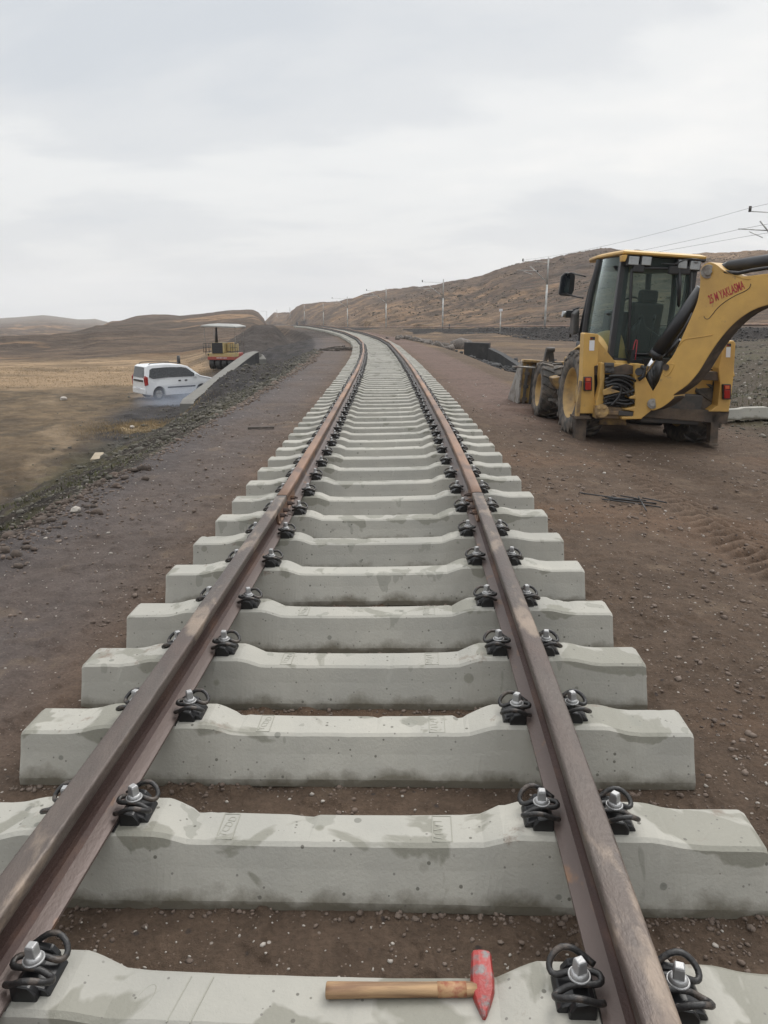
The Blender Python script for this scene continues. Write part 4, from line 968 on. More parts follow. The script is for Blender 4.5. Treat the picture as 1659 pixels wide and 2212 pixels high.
up_e = smooth_poly([(928, 1010), (945, 960), (990, 885), (1030, 785), (1072, 735), (1115, 655), (1155, 565), (1195, 475), (1228, 390), (1243, 300), (1246, 215), (1262, 175), (1300, 155), (1338, 165), (1378, 193), (1430, 222), (1490, 240), (1560, 236), (1659, 224), (1800, 215), (1960, 235)], 3, False)
lo_e = smooth_poly([(1990, 330), (1930, 380), (1800, 390), (1659, 416), (1570, 446), (1490, 496), (1420, 560), (1350, 645), (1290, 735), (1235, 825), (1165, 905), (1085, 962), (1082, 985), (1030, 1028), (990, 1050), (950, 1060), (930, 1040)], 3, False)
outl = up_e + lo_e
m = MB(); pl_ = [bl(a, b_) for a, b_ in outl]
m.prism(pl_, nBl*-.30); rev = m.v[0] != pl_[0]; npl = len(pl_)
for i in range(npl):
    j = (npl-2-i) % npl if rev else i
    if j >= len(up_e)-1: m.m[2+i] = 1
boom = part(m, 'boom', [M['yellow'], M['brownsteel']], bevel=.010, angle=50)
# pins with hexagon heads
for name, (a, b_), r_ in (('boom_top_pin', (1293, 212), .090), ('boom_foot_pin', (955, 1018), .075)):
    m = MB(); m.cyl(bl(a, b_), bl(a, b_, .022), r_, r_*.97, 24); m.cyl(bl(a, b_, .02), bl(a, b_, .045), r_*.62, r_*.60, 6, smooth=False); part(m, name, M['grey'], boom, bevel=.004)
def line(pts, r_, m_, name='panel_seam', off=.003):
    q = smooth_poly(pts, 4, False); part(MB().tube([bl(a, b_, off) for a, b_ in q], r_, 6), name, m_, boom)
line([(1268, 484), (1276, 498), (1296, 500), (1318, 476), (1352, 434), (1400, 394), (1460, 358), (1515, 333), (1545, 312), (1554, 286)], .0045, M['brownsteel'])
line([(1112, 668), (1132, 642), (1158, 624), (1240, 612), (1322, 598)], .006, M['yellow'], 'weld_bead')
line([(1018, 790), (1048, 774), (1080, 776), (1084, 790), (1062, 830), (1042, 848), (1026, 842), (1018, 825)], .006, M['yellow'], 'weld_bead')
line([(1370, 196), (1430, 226), (1480, 244), (1520, 256), (1550, 258)], .006, M['yellow'], 'weld_bead')
m = MB(); m.cyl(bl(1036, 796), bl(1036, 796, .03), .045); part(m, 'grease_boss', M['brownsteel'], boom)
# stencilled writing on the boom side
a_, b_ = bw(1297, 385, .004), bw(1512, 290, .004)
tx = text_mesh('25 M YAKLASMA', 1.0, 0.004, 'lettering', .012)
xs = [v.co.x for v in tx.vertices]; ys = [v.co.y for v in tx.vertices]; x0, x1, y0, y1 = min(xs), max(xs), min(ys), max(ys)
ux = (b_-a_); Ln = ux.length; ux.normalize(); uy = nB.cross(ux).normalized()
if uy.z < 0: uy = -uy
c0 = (a_+b_)/2; sxy = Ln/(x1-x0); hgt = .118
for v in tx.vertices:
    px_, py_, pz_ = v.co
    v.co = MI @ (c0 + ux*((px_-(x0+x1)/2)*sxy) + uy*((py_-(y0+y1)/2)*hgt/(y1-y0)) + nB*(pz_*.2))
tx.materials.append(M['redpaint']); to = bpy.data.objects.new('lettering', tx); COL.objects.link(to); to.parent = boom
# boom cylinder and its small line
m = MB(); m.cyl(bl(890, 868, .03), bl(985, 706, -.06), .036, n=14); part(m, 'cylinder_rod', M['chrome'])
m = MB(); m.cyl(bl(974, 722, -.06), bl(1262, 318, -.20), .095, .098, 20); m.cyl(bl(968, 732, -.06), bl(990, 700, -.065), .105, n=20)
cy_ = part(m, 'boom_cylinder', M['cabblack'])
m = MB(); m.tube([bl(1050, 700, -.05), bl(1105, 625, -.03), bl(1150, 560, -.03), bl(1200, 465, -.05)], .022, 8); m.tube([bl(1040, 730, -.04), bl(1120, 625, -.02)], .03, 8); part(m, 'cylinder_line', M['hose'], cy_)
# stick cylinder above the boom, running out of the picture
m = MB(); m.cyl(bl(1352, 205, -.20), bl(1420, 188, -.20), .055, .085, 18); m.cyl(bl(1420, 188, -.20), bl(1930, 105, -.20), .088, .088, 20); part(m, 'stick_cylinder', M['cabblack'])
m = MB(); m.tube([bl(1395, 215, -.02), bl(1480, 222, -.0), bl(1560, 205, -.0), bl(1660, 190, -.02), bl(1900, 140, -.02)], .024, 8); part(m, 'stick_line', M['hose'])

# cab --------------------------------------------------------------------------
YR = -.46
def Lz(cy, y, cx=795): return hit(cx, cy, y).z
rl_b = hit(793, 770, YR); rl_t = hit(795, 118, YR+.05); rr_t = hit(1212, 150, YR+.05)
xc = (rl_t.x+rr_t.x)/2; hwr = (rr_t.x-rl_t.x)/2
ml_b = hit(560, 570, .55); ml_t = hit(632, 175, .50); fl_b = hit(498, 590, 1.25); fl_t = hit(606, 190, 1.15)
zb, ztp = rl_b.z+.05, rl_t.z
def mir(p): return Vector((2*xc-p.x, p.y, p.z))
zs = zb+.02
low = [Vector((xc-hwr, YR, zs)), Vector((ml_b.x-.02, .55, zs)), Vector((fl_b.x+.05, 1.22, zs))]
def up(b_, t): return b_.lerp(t, 1)
top = [Vector((xc-hwr, YR+.05, ztp)), Vector((ml_t.x, .50, ztp)), Vector((fl_t.x+.05, 1.12, ztp))]
LOW = low + [mir(p) for p in low[::-1]]; TOP = top + [mir(p) for p in top[::-1]]
def bar(a, b_, r_, name='pillar', mm=None, parent=None):
    m = MB(); m.tube([a.lerp(b_, t) for t in (0, .25, .5, .75, 1)], r_, 8); return part(m, name, mm or M['cabblack'], parent)
for i, r_ in ((0, .075), (1, .05), (2, .05), (3, .05), (4, .05), (5, .075)):
    cabf = MB(); mid = LOW[i].lerp(TOP[i], .45); outv = Vector((mid.x-xc, mid.y-.3, 0)).normalized()*(.05 if i not in (0, 5) else .0)
    pts = [LOW[i].lerp(TOP[i], t) + outv*4*t*(1-t) for t in np.linspace(0, 1, 8)]
    if i in (0, 5): cabf.prism([pts[0]+Vector((-.075, 0, 0)), pts[0]+Vector((.075, 0, 0)), pts[-1]+Vector((.065, 0, 0)), pts[-1]+Vector((-.065, 0, 0))], (0, .10, 0))
    else: cabf.tube(pts, r_, 8)
    part(cabf, 'cab_pillar', M['cabblack'], bevel=.012)
bar(LOW[1]+Vector((-.02, .10, 0)), TOP[1]+Vector((0, .10, 0)), .035)
m = MB(); m.loft([[p+Vector((0, 0, -.45 if k_ else 0)) for p in LOW] for k_ in (1, 0)]); part(m, 'cab_base', M['cabblack'], bevel=.02)
m = MB(); m.loft([[Vector((xc+(p.x-xc)*.97, p.y*.98, p.z-.13)) for p in TOP], [Vector((xc+(p.x-xc)*1.02, p.y, p.z+.02)) for p in TOP]]); part(m, 'roof_header', M['cabblack'], bevel=.02)
def roofring(k_, dz, grow):
    pts = []
    base = [hit(783, 100, YR-.06), hit(690, 112, .2), hit(625, 130, .8), hit(597, 152, 1.45)]
    L = [Vector((xc-hwr-.10, YR-.10, 0)), Vector((xc-hwr-.14, .1, 0)), Vector((ml_t.x-.05, .6, 0)), Vector((ml_t.x-.0, 1.1, 0)), Vector((ml_t.x+.10, 1.42, 0))]
    pts = L + [mir(p) for p in L[::-1]]
    cx_, cy_ = xc, .5
    return [Vector((cx_+(p.x-cx_)*grow, cy_+(p.y-cy_)*grow, ztp+dz)) for p in pts]
m = MB(); m.loft([roofring(0, .015, .98), roofring(0, .025, 1.0), roofring(0, .055, 1.0), roofring(0, .085, .90), roofring(0, .10, .5)]); roof = part(m, 'cab_roof', M['yellow'], bevel=.012)
m = MB(); m.prism(poly([(770, 112), (803, 108), (800, 126), (788, 152), (772, 150)], YR-.12), (0, .12, 0)); part(m, 'roof_corner_cap', M['yellow'], roof, bevel=.01)
# glass
gl = bpy.data.materials.new('tinted_glass'); gl.use_nodes = True; g_ = gl.node_tree; g_.nodes.clear()
go = N(g_, 'ShaderNodeOutputMaterial'); tr = N(g_, 'ShaderNodeBsdfTransparent'); tr.inputs[0].default_value = (.60, .70, .67, 1)
gs = N(g_, 'ShaderNodeBsdfGlossy'); gs.inputs['Roughness'].default_value = .03; gs.inputs[0].default_value = (.85, .95, .95, 1); fr_ = N(g_, 'ShaderNodeFresnel'); fr_.inputs[0].default_value = 1.07
df = N(g_, 'ShaderNodeBsdfDiffuse'); df.inputs[0].default_value = (.22, .27, .26, 1); m0 = N(g_, 'ShaderNodeMixShader'); m0.inputs[0].default_value = .14
mxs = N(g_, 'ShaderNodeMixShader'); g_.links.new(fr_.outputs[0], mxs.inputs[0]); g_.links.new(tr.outputs[0], m0.inputs[1]); g_.links.new(df.outputs[0], m0.inputs[2]); g_.links.new(m0.outputs[0], mxs.inputs[1]); g_.links.new(gs.outputs[0], mxs.inputs[2]); g_.links.new(mxs.outputs[0], go.inputs[0])
M['glass'] = gl
def pane(i, j, name):
    a, b_, c_, d_ = LOW[i], LOW[j], TOP[j], TOP[i]
    n_ = (b_-a).cross(d_-a).normalized()
    ce = (a+b_+c_+d_)/4
    if n_.dot(ce-Vector((xc, .35, ce.z))) < 0: n_ = -n_
    rows = []
    for t in np.linspace(0, 1, 6):
        l = a.lerp(d_, t); r_ = b_.lerp(c_, t); rows.append([l.lerp(r_, s_)+n_*(.10*t*(1-t)*(1 if i != 0 or j != 5 else .3) + .04*s_*(1-s_)*4*.4) for s_ in np.linspace(0, 1, 5)])
    m = MB(); vs = [p for q in rows for p in q]
    m.add(vs, [(r_*5+s_, r_*5+s_+1, (r_+1)*5+s_+1, (r_+1)*5+s_) for r_ in range(5) for s_ in range(4)], 0, True)
    return part(m, name, M['glass'], fixn=False)
pane(0, 1, 'side_window'); pane(1, 2, 'door_window'); pane(2, 3, 'windscreen'); pane(3, 4, 'door_window'); pane(4, 5, 'side_window'); pane(0, 5, 'rear_window')
m = MB(); fr_p = [(828, 200), (838, 188), (1180, 196), (1190, 208), (1170, 720), (812, 716), (806, 700)]
q = [hit(a, b_, YR-.02) for a, b_ in fr_p]; m.tube(q, .022, 6, closed=True); part(m, 'rear_window_frame', M['cabblack'])
# work lamps under the roof
for a, b_, w_ in ((838, 146, .150), (916, 148, .14), (1137, 168, .13), (1212, 176, .15)):
    c_ = hit(a, b_, YR-.06); m = MB(); m.box(c_+Vector((0, .04, 0)), (w_+.03, .09, .15)); h_ = part(m, 'work_lamp', M['cabblack'], bevel=.012)
    m = MB(); m.box(c_+Vector((0, -.012, -.0)), (w_, .02, .12)); part(m, 'lamp_lens', M['lamp'], h_, bevel=.008)
for a, b_ in ((868, 192), (1085, 204), (1150, 205)):
    m = MB(); m.box(hit(a, b_, YR-.04), (.17, .06, .12)); part(m, 'lamp_bracket', M['cabblack'], bevel=.02)
m = MB(); m.tube([hit(1010, 165, YR-.08), hit(1090, 168, YR-.1), hit(1150, 140, YR-.1), hit(1190, 135, YR-.1), hit(1262, 142, YR-.2)], .012, 6); m.cyl(hit(1266, 138, YR-.2), hit(1266, 158, YR-.2), .045, .02, 10); part(m, 'aerial_cable', M['hose'])
m = MB(); m.tube([hit(1118, 215, YR-.05), hit(1122, 300, YR-.07), hit(1112, 420, YR-.07)], .025, 6); m.tube([hit(1100, 250, YR-.05), hit(1116, 430, YR-.06)], .012, 6); part(m, 'wiper', M['cabblack'])
# interior
m = MB(); m.box((xc+.05, .30, zb+.12), (.52, .55, .20)); m.box((xc+.05, .02, zb+.50), (.50, .16, .72), (R(6), 0, 0)); m.box((xc+.05, -.0, zb+.95), (.30, .12, .20)); part(m, 'seat', M['rubber_clean'], bevel=.05)
m = MB(); m.box((xc+.10, .85, zb+.45), (.75, .35, .55)); m.tube([Vector((xc+.05+.19*math.cos(t), .66-.06*math.sin(t), zb+.78+.17*math.sin(t))) for t in np.linspace(0, 2*math.pi, 20, endpoint=False)], .016, 6, closed=True); part(m, 'dashboard', M['cabblack'], bevel=.03)
m = MB(); m.prism([hit(a, b_, -.15) for a, b_ in ((830, 560), (870, 520), (900, 470), (925, 550), (1010, 610), (1040, 715), (830, 715))], (0, .3, 0)); part(m, 'control_tower', M['cabblack'], bevel=.04)
for dx in (-.12, .10):
    m = MB(); m.tube([Vector((xc+dx, -.22, zb+.2)), Vector((xc+dx, -.25, zb+.62))], .012, 6); m.cyl((xc+dx, -.25, zb+.60), (xc+dx, -.255, zb+.68), .026, .022, 10); part(m, 'control_lever', M['cabblack'])
m = MB(); m.prism(poly([(714, 178), (735, 174), (768, 190), (770, 202), (735, 208)], -.20), (0, .03, 0)); part(m, 'inside_mirror', M['cabblack'], bevel=.008)
m = MB(); m.prism(poly([(668, 470), (685, 463), (706, 470), (690, 484)], -.20), (0, .03, 0)); m.tube([hit(700, 472, -.18), hit(735, 480, .1)], .012, 6); part(m, 'window_catch', M['cabblack'], bevel=.006)
m = MB(); m.tube([hit(855, 628, YR-.10), hit(862, 632, YR-.10), hit(850, 750, YR-.10), hit(832, 750, YR-.10), hit(836, 690, YR-.1), hit(848, 640, YR-.1)], .008, 6, closed=True); part(m, 'safety_link', M['redpaint'])
# front left mirror, lamp and rail
mc = hit(434, 288, 1.55)
m = MB(); m.loft([[mc+Vector((x*s_, y_, z*s_)) for x, z in ((-.13, -.17), (-.125, .12), (-.06, .19), (.08, .19), (.12, .15), (.13, -.10), (.09, -.20), (-.10, -.20))] for s_, y_ in ((.80, .07), (1, .03), (1, -.02))]); mr_ = part(m, 'wing_mirror', M['cabblack'], bevel=.015)
m = MB(); m.loft([[mc+Vector((x*s_-.035, y_, z*s_)) for x, z in ((-.08, -.17), (-.075, .12), (-.03, .175), (.07, .175), (.075, -.15))] for s_, y_ in ((.93, -.021), (.93, -.025))]); part(m, 'mirror_glass', M['glassdark'], mr_)
m = MB(); m.tube([hit(434, 242, 1.55), hit(438, 226, 1.5), hit(460, 220, 1.45), hit(548, 243, 1.2)], .012, 6); m.tube([hit(420, 340, 1.55), hit(440, 352, 1.5), hit(500, 368, 1.3), hit(532, 374, 1.2)], .014, 6); part(m, 'mirror_arm', M['cabblack'], mr_)
m = MB(); m.loft([[hit(404+a, 476+b_, y_) for a, b_ in ((0, -18), (35, -28), (72, -28), (96, -40), (96, 10), (60, 20), (20, 16), (2, 10))] for y_ in (1.35, 1.55)]); hl = part(m, 'front_lamp', M['cabblack'], bevel=.02)
m = MB(); m.cyl(hit(405, 470, 1.34), hit(424, 472, 1.34), .05, .05, 14); part(m, 'lamp_lens', M['lamp'], hl)
m = MB(); m.tube([hit(506, 434, 1.3), hit(472, 445, 1.4), hit(462, 500, 1.45), hit(455, 560, 1.45), hit(452, 614, 1.45)], .018, 6); part(m, 'grab_rail', M['cabblack'])
m = MB(); m.prism([hit(a, b_, 1.1) for a, b_ in ((478, 470), (512, 440), (508, 590), (470, 600))], (0, .25, 0)); part(m, 'cab_step_box', M['darkgrey'], bevel=.03)
m = MB(); m.box((-.85, .92, 1.28), (.36, .5, .42)); part(m, 'side_cover', M['cabblack'], bevel=.04)

# ================================================================ white van
def onz(px, py, Z):
    d_ = ray(px, py); t = (Z-CH)/d_[2]; return Vector((d_[0]*t, d_[1]*t, Z))
vz = -2.62
vr = onz(345, 864, vz); VA = R(40)
vfw = Vector((math.cos(VA), math.sin(VA), 0)); vlf = Vector((-math.sin(VA), math.cos(VA), 0))
van = empty('parked_van', vr + vlf*.80 - vfw*0, (0, 0, VA)); van.scale = (.86, .90, .93)
van.location.z = GZ(van.location.x, van.location.y)+.0
tag(van, 'white passenger van with roof rails standing behind the sloping concrete wall', 'van')
def vp(mb, name, m, parent=None, **k): return mb.build(name, m, parent or van, **k)
HW = .90
side = [(-.74, .30), (-.80, .52), (-.80, 1.00), (-.76, 1.22), (-.66, 1.76), (-.50, 1.84), (.6, 1.86), (1.55, 1.80), (1.95, 1.70), (2.72, 1.16), (3.40, 1.02), (3.60, .86), (3.64, .50), (3.55, .28), (3.18, .26)]
def arch(cx, r_, n=8): return [(cx+r_*math.cos(a), .32+r_*math.sin(a)) for a in np.linspace(R(8), R(172), n)]
side += [(2.755+.40, .26)] + arch(2.755, .40) + [(2.755-.40, .22), (.40, .22)] + arch(0, .40) + [(-.40, .26)]
def yin(z): return max(0, z-1.05)*.22 + max(0, .5-z)*.08
m = MB(); secs = []
for s_ in (-1, -.93, 0, .93, 1):
    row = []
    for x, z in side:
        ins = (1-.03*(abs(s_) == 1)); cxs, czs = 1.4, .95
        row.append((cxs+(x-cxs)*(ins if abs(s_) == 1 else 1), s_*(HW-yin(z)), czs+(z-czs)*(.985 if abs(s_) == 1 else 1)))
    secs.append(row)
m.loft(secs, 0, False); body = vp(m, 'body', M['white'], bevel=.02, segs=3, angle=30)
m = MB(); m.box((1.4, 0, .45), (3.9, 1.5, .34)); vp(m, 'underbody', M['cabblack'])
def vpan(pts, s_, off, name, m_, parent=None, th=.02, **k):
    q = [Vector((x, s_*(HW-yin(z)+off), z)) for x, z in pts]; return vp(MB().prism(q, (0, -s_*th, 0)), name, m_, parent, **k)
for s_ in (-1, 1):
    vpan([(-.52, 1.22), (-.42, 1.60), (-.25, 1.68), (.62, 1.70), (.66, 1.18), (-.3, 1.14)], s_, .006, 'side_window', M['glassdark'])
    vpan([(.66, 1.18), (.62, 1.70), (1.55, 1.67), (1.60, 1.17)], s_, .006, 'side_window', M['glassdark'])
    vpan([(1.60, 1.17), (1.55, 1.67), (1.84, 1.62), (2.42, 1.22), (2.40, 1.16)], s_, .006, 'side_window', M['glassdark'])
    vpan([(.55, .60), (.55, .67), (2.30, .66), (2.30, .59)], s_, .018, 'side_moulding', M['cabblack'], th=.03)
    for x in (1.32, 1.72): vpan([(x-.07, .93), (x-.07, 1.0), (x+.07, 1.0), (x+.07, .93)], s_, .02, 'door_handle', M['cabblack'], th=.03)
    vpan([(-.80, .78), (-.82, 1.18), (-.74, 1.30), (-.60, 1.22), (-.62, .82)], s_, .012, 'tail_lamp', M['redlens'], th=.10)
    m = MB(); m.tube([(-.40, s_*.66, 1.86), (-.3, s_*.66, 1.93), (.6, s_*.66, 1.945), (1.4, s_*.66, 1.91), (1.5, s_*.66, 1.84)], .022, 6); vp(m, 'roof_rail', M['cabblack'])
    m = MB(); m.box((2.33, s_*.98, 1.20), (.12, .18, .20)); vp(m, 'door_mirror', M['white'], bevel=.03)
    for x in (0, 2.755):
        tw = MB(); a = Vector((x, s_*.86, .31)); b_ = Vector((x, s_*.66, .31)); tw.cyl(a, b_, .31, .31, 28); tw.cyl(a+Vector((0, s_*.012, 0)), a, .27, .31, 28); wt = vp(tw, 'wheel', M['rubber_clean'])
        hb = MB(); hb.cyl(a+Vector((0, s_*.018, 0)), a, .205, .22, 24)
        for i in range(7): aa = 2*math.pi*i/7; hb.cyl(a+Vector((.05*math.cos(aa), s_*.026, .05*math.sin(aa))), a+Vector((.19*math.cos(aa), s_*.020, .19*math.sin(aa))), .02, n=6)
        vp(hb, 'hub_cap', M['grey'], wt)
m = MB(); m.prism([(-.79, -.70, 1.20), (-.79, .70, 1.20), (-.675, .60, 1.74), (-.675, -.60, 1.74)], (-.02, 0, .0)); vp(m, 'rear_window', M['glassdark'])
m = MB(); m.box((-.81, 0, 1.02), (.03, 1.3, .10)); vp(m, 'tailgate_trim', M['cabblack'])
m = MB(); m.box((-.80, 0, .48), (.10, 1.66, .30)); vp(m, 'rear_bumper', M['white'], bevel=.04)
m = MB(); m.box((-.86, 0, .60), (.02, .52, .11)); vp(m, 'number_plate', M['reflector'])
m = MB(); m.prism([(1.97, -.66, 1.675), (1.97, .66, 1.675), (2.70, .78, 1.185), (2.70, -.78, 1.185)], (.012, 0, .016)); vp(m, 'windscreen', M['glassdark'])

# ================================================================ road roller
M['cream'] = mat('cream_paint', (.42, .32, .14), .5, 0, .12, 4, (.40, .33, .20), .6, 3)
M['rollred'] = mat('faded_red_paint', (.30, .060, .045), .55, 0, .15, 4)
M['canopy'] = mat('pale_canopy', (.30, .30, .285), .6, 0, .1, 3)
RY = 49.5
rl = P(476, 806, RY); rg = GZ(rl.x, rl.y); ro = empty('road_roller', (rl.x, rl.y, rg), (0, 0, R(-6))); ro.scale = (.80, .85, .80)
tag(ro, 'cream and red road roller with pale sun canopy, partly hidden by the concrete wall', 'road roller')
def rp(mb, name, m, parent=None, **k): return mb.build(name, m, parent or ro, **k)
m = MB(); m.box((.20, .4, 1.15), (2.25, 1.3, .34)); rp(m, 'body', M['cream'], bevel=.05)
m = MB(); m.box((.20, -.20, .90), (2.22, .16, .26)); m.box((.2, .5, .86), (2.2, 1.2, .22)); rp(m, 'rear_bumper', M['rollred'], bevel=.02)
m = MB()
for i in range(9): m.box((-.10+i*.10, -.29, .93), (.055, .012, .09-.02*(i % 3)))
rp(m, 'side_lettering', M['reflector'])
m = MB(); m.box((.0, .35, 1.72), (1.05, 1.3, .84)); rp(m, 'engine_hood', M['cream'], bevel=.05)
m = MB()
for i in range(4): m.box((-.03, -.31, 1.42+i*.20), (.86, .03, .17))
m.box((-.03, -.295, 1.72), (.90, .02, .84)); rp(m, 'grille', M['cabblack'])
m = MB(); m.box((.88, .9, 1.72), (.62, 1.2, .6)); rp(m, 'operator_platform', M['cream'], bevel=.04)
m = MB(); m.box((.85, .6, 1.95), (.5, .4, .35)); rp(m, 'seat', M['yellow'], bevel=.06)
m = MB(); m.cyl((-.82, -.22, 1.18), (-.82, -.27, 1.18), .07); rp(m, 'rear_lamp', M['cabblack'])
m = MB(); m.tube([(-.28, .3, 2.1), (-.26, .3, 2.8), (-.24, .32, 3.35)], [.13, .10, .07], 10); rp(m, 'exhaust', M['cabblack'])
for x in (-1.10, 1.45):
    for y in (-.1, 2.1): rp(MB().tube([(x, y, 1.2), (x, y, 3.42)], .022, 6), 'canopy_post', M['grey'])
m = MB(); m.loft([[(-1.28, -.4, 3.40), (1.62, -.4, 3.30), (1.62, 2.4, 3.30), (-1.28, 2.4, 3.40)], [(-1.28, -.4, 3.52), (1.62, -.4, 3.42), (1.62, 2.4, 3.42), (-1.28, 2.4, 3.52)], [(-.7, 0, 3.62), (1.1, 0, 3.58), (1.1, 2, 3.58), (-.7, 2, 3.62)]]); rp(m, 'canopy', M['canopy'], bevel=.03)
for x0, x1 in ((-1.22, -.50), (1.05, 1.62)):
    m = MB()
    for z in (1.42, 1.75, 2.08): m.tube([(x0, -.25, z), (x1, -.25, z)], .02, 6)
    for t in (0, .33, .66, 1): m.tube([(x0+(x1-x0)*t, -.25, 1.35), (x0+(x1-x0)*t, -.25, 2.1)], .02, 6)
    rp(m, 'guard_rail', M['cabblack'])
for i in range(4):
    x = -.62+i*.52; m = MB(); m.cyl((x-.2, .2, .47), (x+.2, .2, .47), .47, n=24); rp(m, 'rubber_wheel', M['rubber_clean'], bevel=.05)
for i in range(3): m = MB(); x = -.35+i*.52; m.cyl((x-.2, 2.6, .47), (x+.2, 2.6, .47), .47, n=24); rp(m, 'rubber_wheel', M['rubber_clean'], bevel=.05)
m = MB(); m.box((.2, 1.6, 1.0), (1.9, 2.4, .4)); rp(m, 'frame', M['rollred'], bevel=.04)

# ================================================================ culvert walls
def wall(name, pts, th, depth, label, cat='wall', mats=('wallc', 'wallside'), cap=.0, grp=None):
    """pts: ridge points (world); th: thickness; depth: height of the wall under the ridge at each point"""
    m = MB(); n = len(pts); secs = []
    for i, p in enumerate(pts):
        d_ = (pts[min(i+1, n-1)]-pts[max(i-1, 0)]); d_.z = 0; d_.normalize(); s_ = Vector((-d_.y, d_.x, 0))
        dp = depth[i]
        secs.append([p+s_*th/2, p-s_*th/2, p-s_*th/2*1.15+Vector((0, 0, -dp)), p+s_*th/2*1.15+Vector((0, 0, -dp))])
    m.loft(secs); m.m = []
    for i in range(n-1): m.m += [0, 1, 1, 1]  # top keeps the pale concrete, side faces the one with shade painted in
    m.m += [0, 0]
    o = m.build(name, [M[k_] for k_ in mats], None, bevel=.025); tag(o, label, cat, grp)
    o.data.transform(Matrix.Translation(-pts[0])); o.location = pts[0]; return o
T0 = P(553, 762, 39.0); T1 = P(408, 862, 31.4)
wp = [P(561, 768, 38.6), P(556, 761, 39.0), P(545, 760, 39.0)] 
pts = [P(565, 776, 38.9), P(562, 766, 39.0), P(553, 759, 39.0), P(540, 763, 38.6), P(520, 777, 37.6), P(490, 800, 35.9), P(450, 831, 33.6), P(408, 862, 31.6), P(403, 872, 31.2)]
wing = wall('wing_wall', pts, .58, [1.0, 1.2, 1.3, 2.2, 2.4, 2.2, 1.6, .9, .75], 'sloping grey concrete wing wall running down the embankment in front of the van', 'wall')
q0, q1 = P(1005, 739, 47), P(1058, 741, 46.4)
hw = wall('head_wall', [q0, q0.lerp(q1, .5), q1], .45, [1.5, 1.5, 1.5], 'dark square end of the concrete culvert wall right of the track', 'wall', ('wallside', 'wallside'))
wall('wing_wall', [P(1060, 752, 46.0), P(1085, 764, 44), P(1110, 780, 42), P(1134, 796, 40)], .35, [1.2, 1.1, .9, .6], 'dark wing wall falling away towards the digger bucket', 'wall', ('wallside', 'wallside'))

# ================================================================ catenary masts and wires
def on_line(px):
    Yv, zv = railY(px); return Yv, zv
GM = 'masts along the old electrified line'
masts = {}
ML = [(1185, 556, 'tall grey catenary mast nearest the digger, with stepped bracket arms', True), (958, 603, 'second catenary mast left of the digger, against the hill crest', True), (834, 623, 'third catenary mast from the digger, long thin top arm', True), (750, 641, 'fourth catenary mast from the digger, at the foot of the hill', True),
      (698, 655, 'fifth catenary mast, above the start of the curve', False), (657, 659, 'sixth catenary mast, near the end of the visible track', False), (626, 663, 'seventh catenary mast, left of where the track vanishes', False), (598, 668, 'eighth catenary mast, small against the notch in the hills', False), (576, 672, 'farthest catenary mast with a short arm in the notch between the hills', False)]
def mast(x, y, ztop, label, arms, i, vis=True):
    gz = GZ(x, y); o = empty('catenary_mast', (x, y, gz)); tag(o, label, 'mast', GM); h = ztop-gz
    m = MB(); r0 = .14 if i < 5 else .17
    for k_, (a, b_) in enumerate(((0, .62), (.62, 1.0))):
        mm = MB(); ra, rb = r0*(1-.3*a), r0*(1-.3*b_); mm.cyl((0, 0, h*a-(.5 if k_ == 0 else 0)), (0, 0, h*b_), ra, rb, 8); mm.build('mast_shaft' if k_ == 0 else 'mast_head', M['mast'] if k_ == 0 else M['masttop'], o)
    if arms:
        L = arms; mm = MB(); mm.tube([(0, 0, h-.55), (-L, -.1, h-.45)], .03, 6); mm.build('bracket_arm', M['mast'], o)
        mm = MB(); mm.tube([(0, 0, h-2.9), (-L*.42, 0, h-1.75), (-L*.72, -.05, h-1.0)], .05, 6); mm.tube([(-L*.42, 0, h-1.55), (-L*1.22, -.1, h-1.45)], .035, 6); mm.tube([(-L*.6, 0, h-1.95), (-L*.95, -.1, h-1.62)], .025, 6); mm.build('registration_arm', M['mast'], o)
        mm = MB(); mm.cyl((-L, -.1, h-.48), (-L, -.1, h-.15), .09, n=8); mm.cyl((-L*.40, 0, h-1.72), (-L*.40, 0, h-1.42), .09, n=8); mm.build('insulator', M['darkgrey'], o)
    elif i >= 8: MB().tube([(0, 0, h-.3), (-4.5, 0, h-.1)], .09, 6).build('bracket_arm', M['masttop'], o)
    return o, gz+h
for i, (px_, ty, lb, arm) in enumerate(ML):
    Yv, zv = on_line(px_ if px_ > 600 else 600)
    if i == 8: Yv = 600
    if i == 7: Yv = 500
    if i == 6: Yv = 420
    if i == 5: Yv = 345
    p = P(px_, ty, Yv+1.5); masts[i] = (*mast(p.x, p.y, p.z, lb, (3.1, 3.6, 4.2, 4.2)[i] if i < 4 else 0, i), p)
p0 = P(1712, 440, 48.5)
m0_ = mast(p0.x, p0.y, p0.z, 'bracket arms of a catenary mast just beyond the right edge of the photo', 2.6, 0)
a0 = Vector((p0.x-2.6, p0.y-.1, p0.z-.45)); a1 = masts[0][2] + Vector((-3.1, 0, -.3))
GW = 'overhead wires from the right edge to the hill'
for j, (oa, ob, lb, sag) in enumerate((((0, 0, .2), (0, 0, .0), 'top overhead wire crossing the sky to the right of the cab roof', .4), ((-.6, 0, -1.05), (-.4, 0, -1.25), 'upper of the two close overhead wires above the digger boom', .25), ((-.1, 0, -1.45), (-.5, 0, -1.6), 'lowest overhead wire, just above the digger boom', .1))):
    A = a0+Vector(oa) + (a0-a1).normalized()*0; B = a1+Vector(ob); A2 = A + (A-B).normalized()*14
    pts = [A2] + [A.lerp(B, t)-Vector((0, 0, 4*sag*t*(1-t))) for t in np.linspace(0, 1, 10)]
    o = MB().tube(pts, .009, 5).build('overhead_wire', M['wire']); tag(o, lb, 'wire', GW)
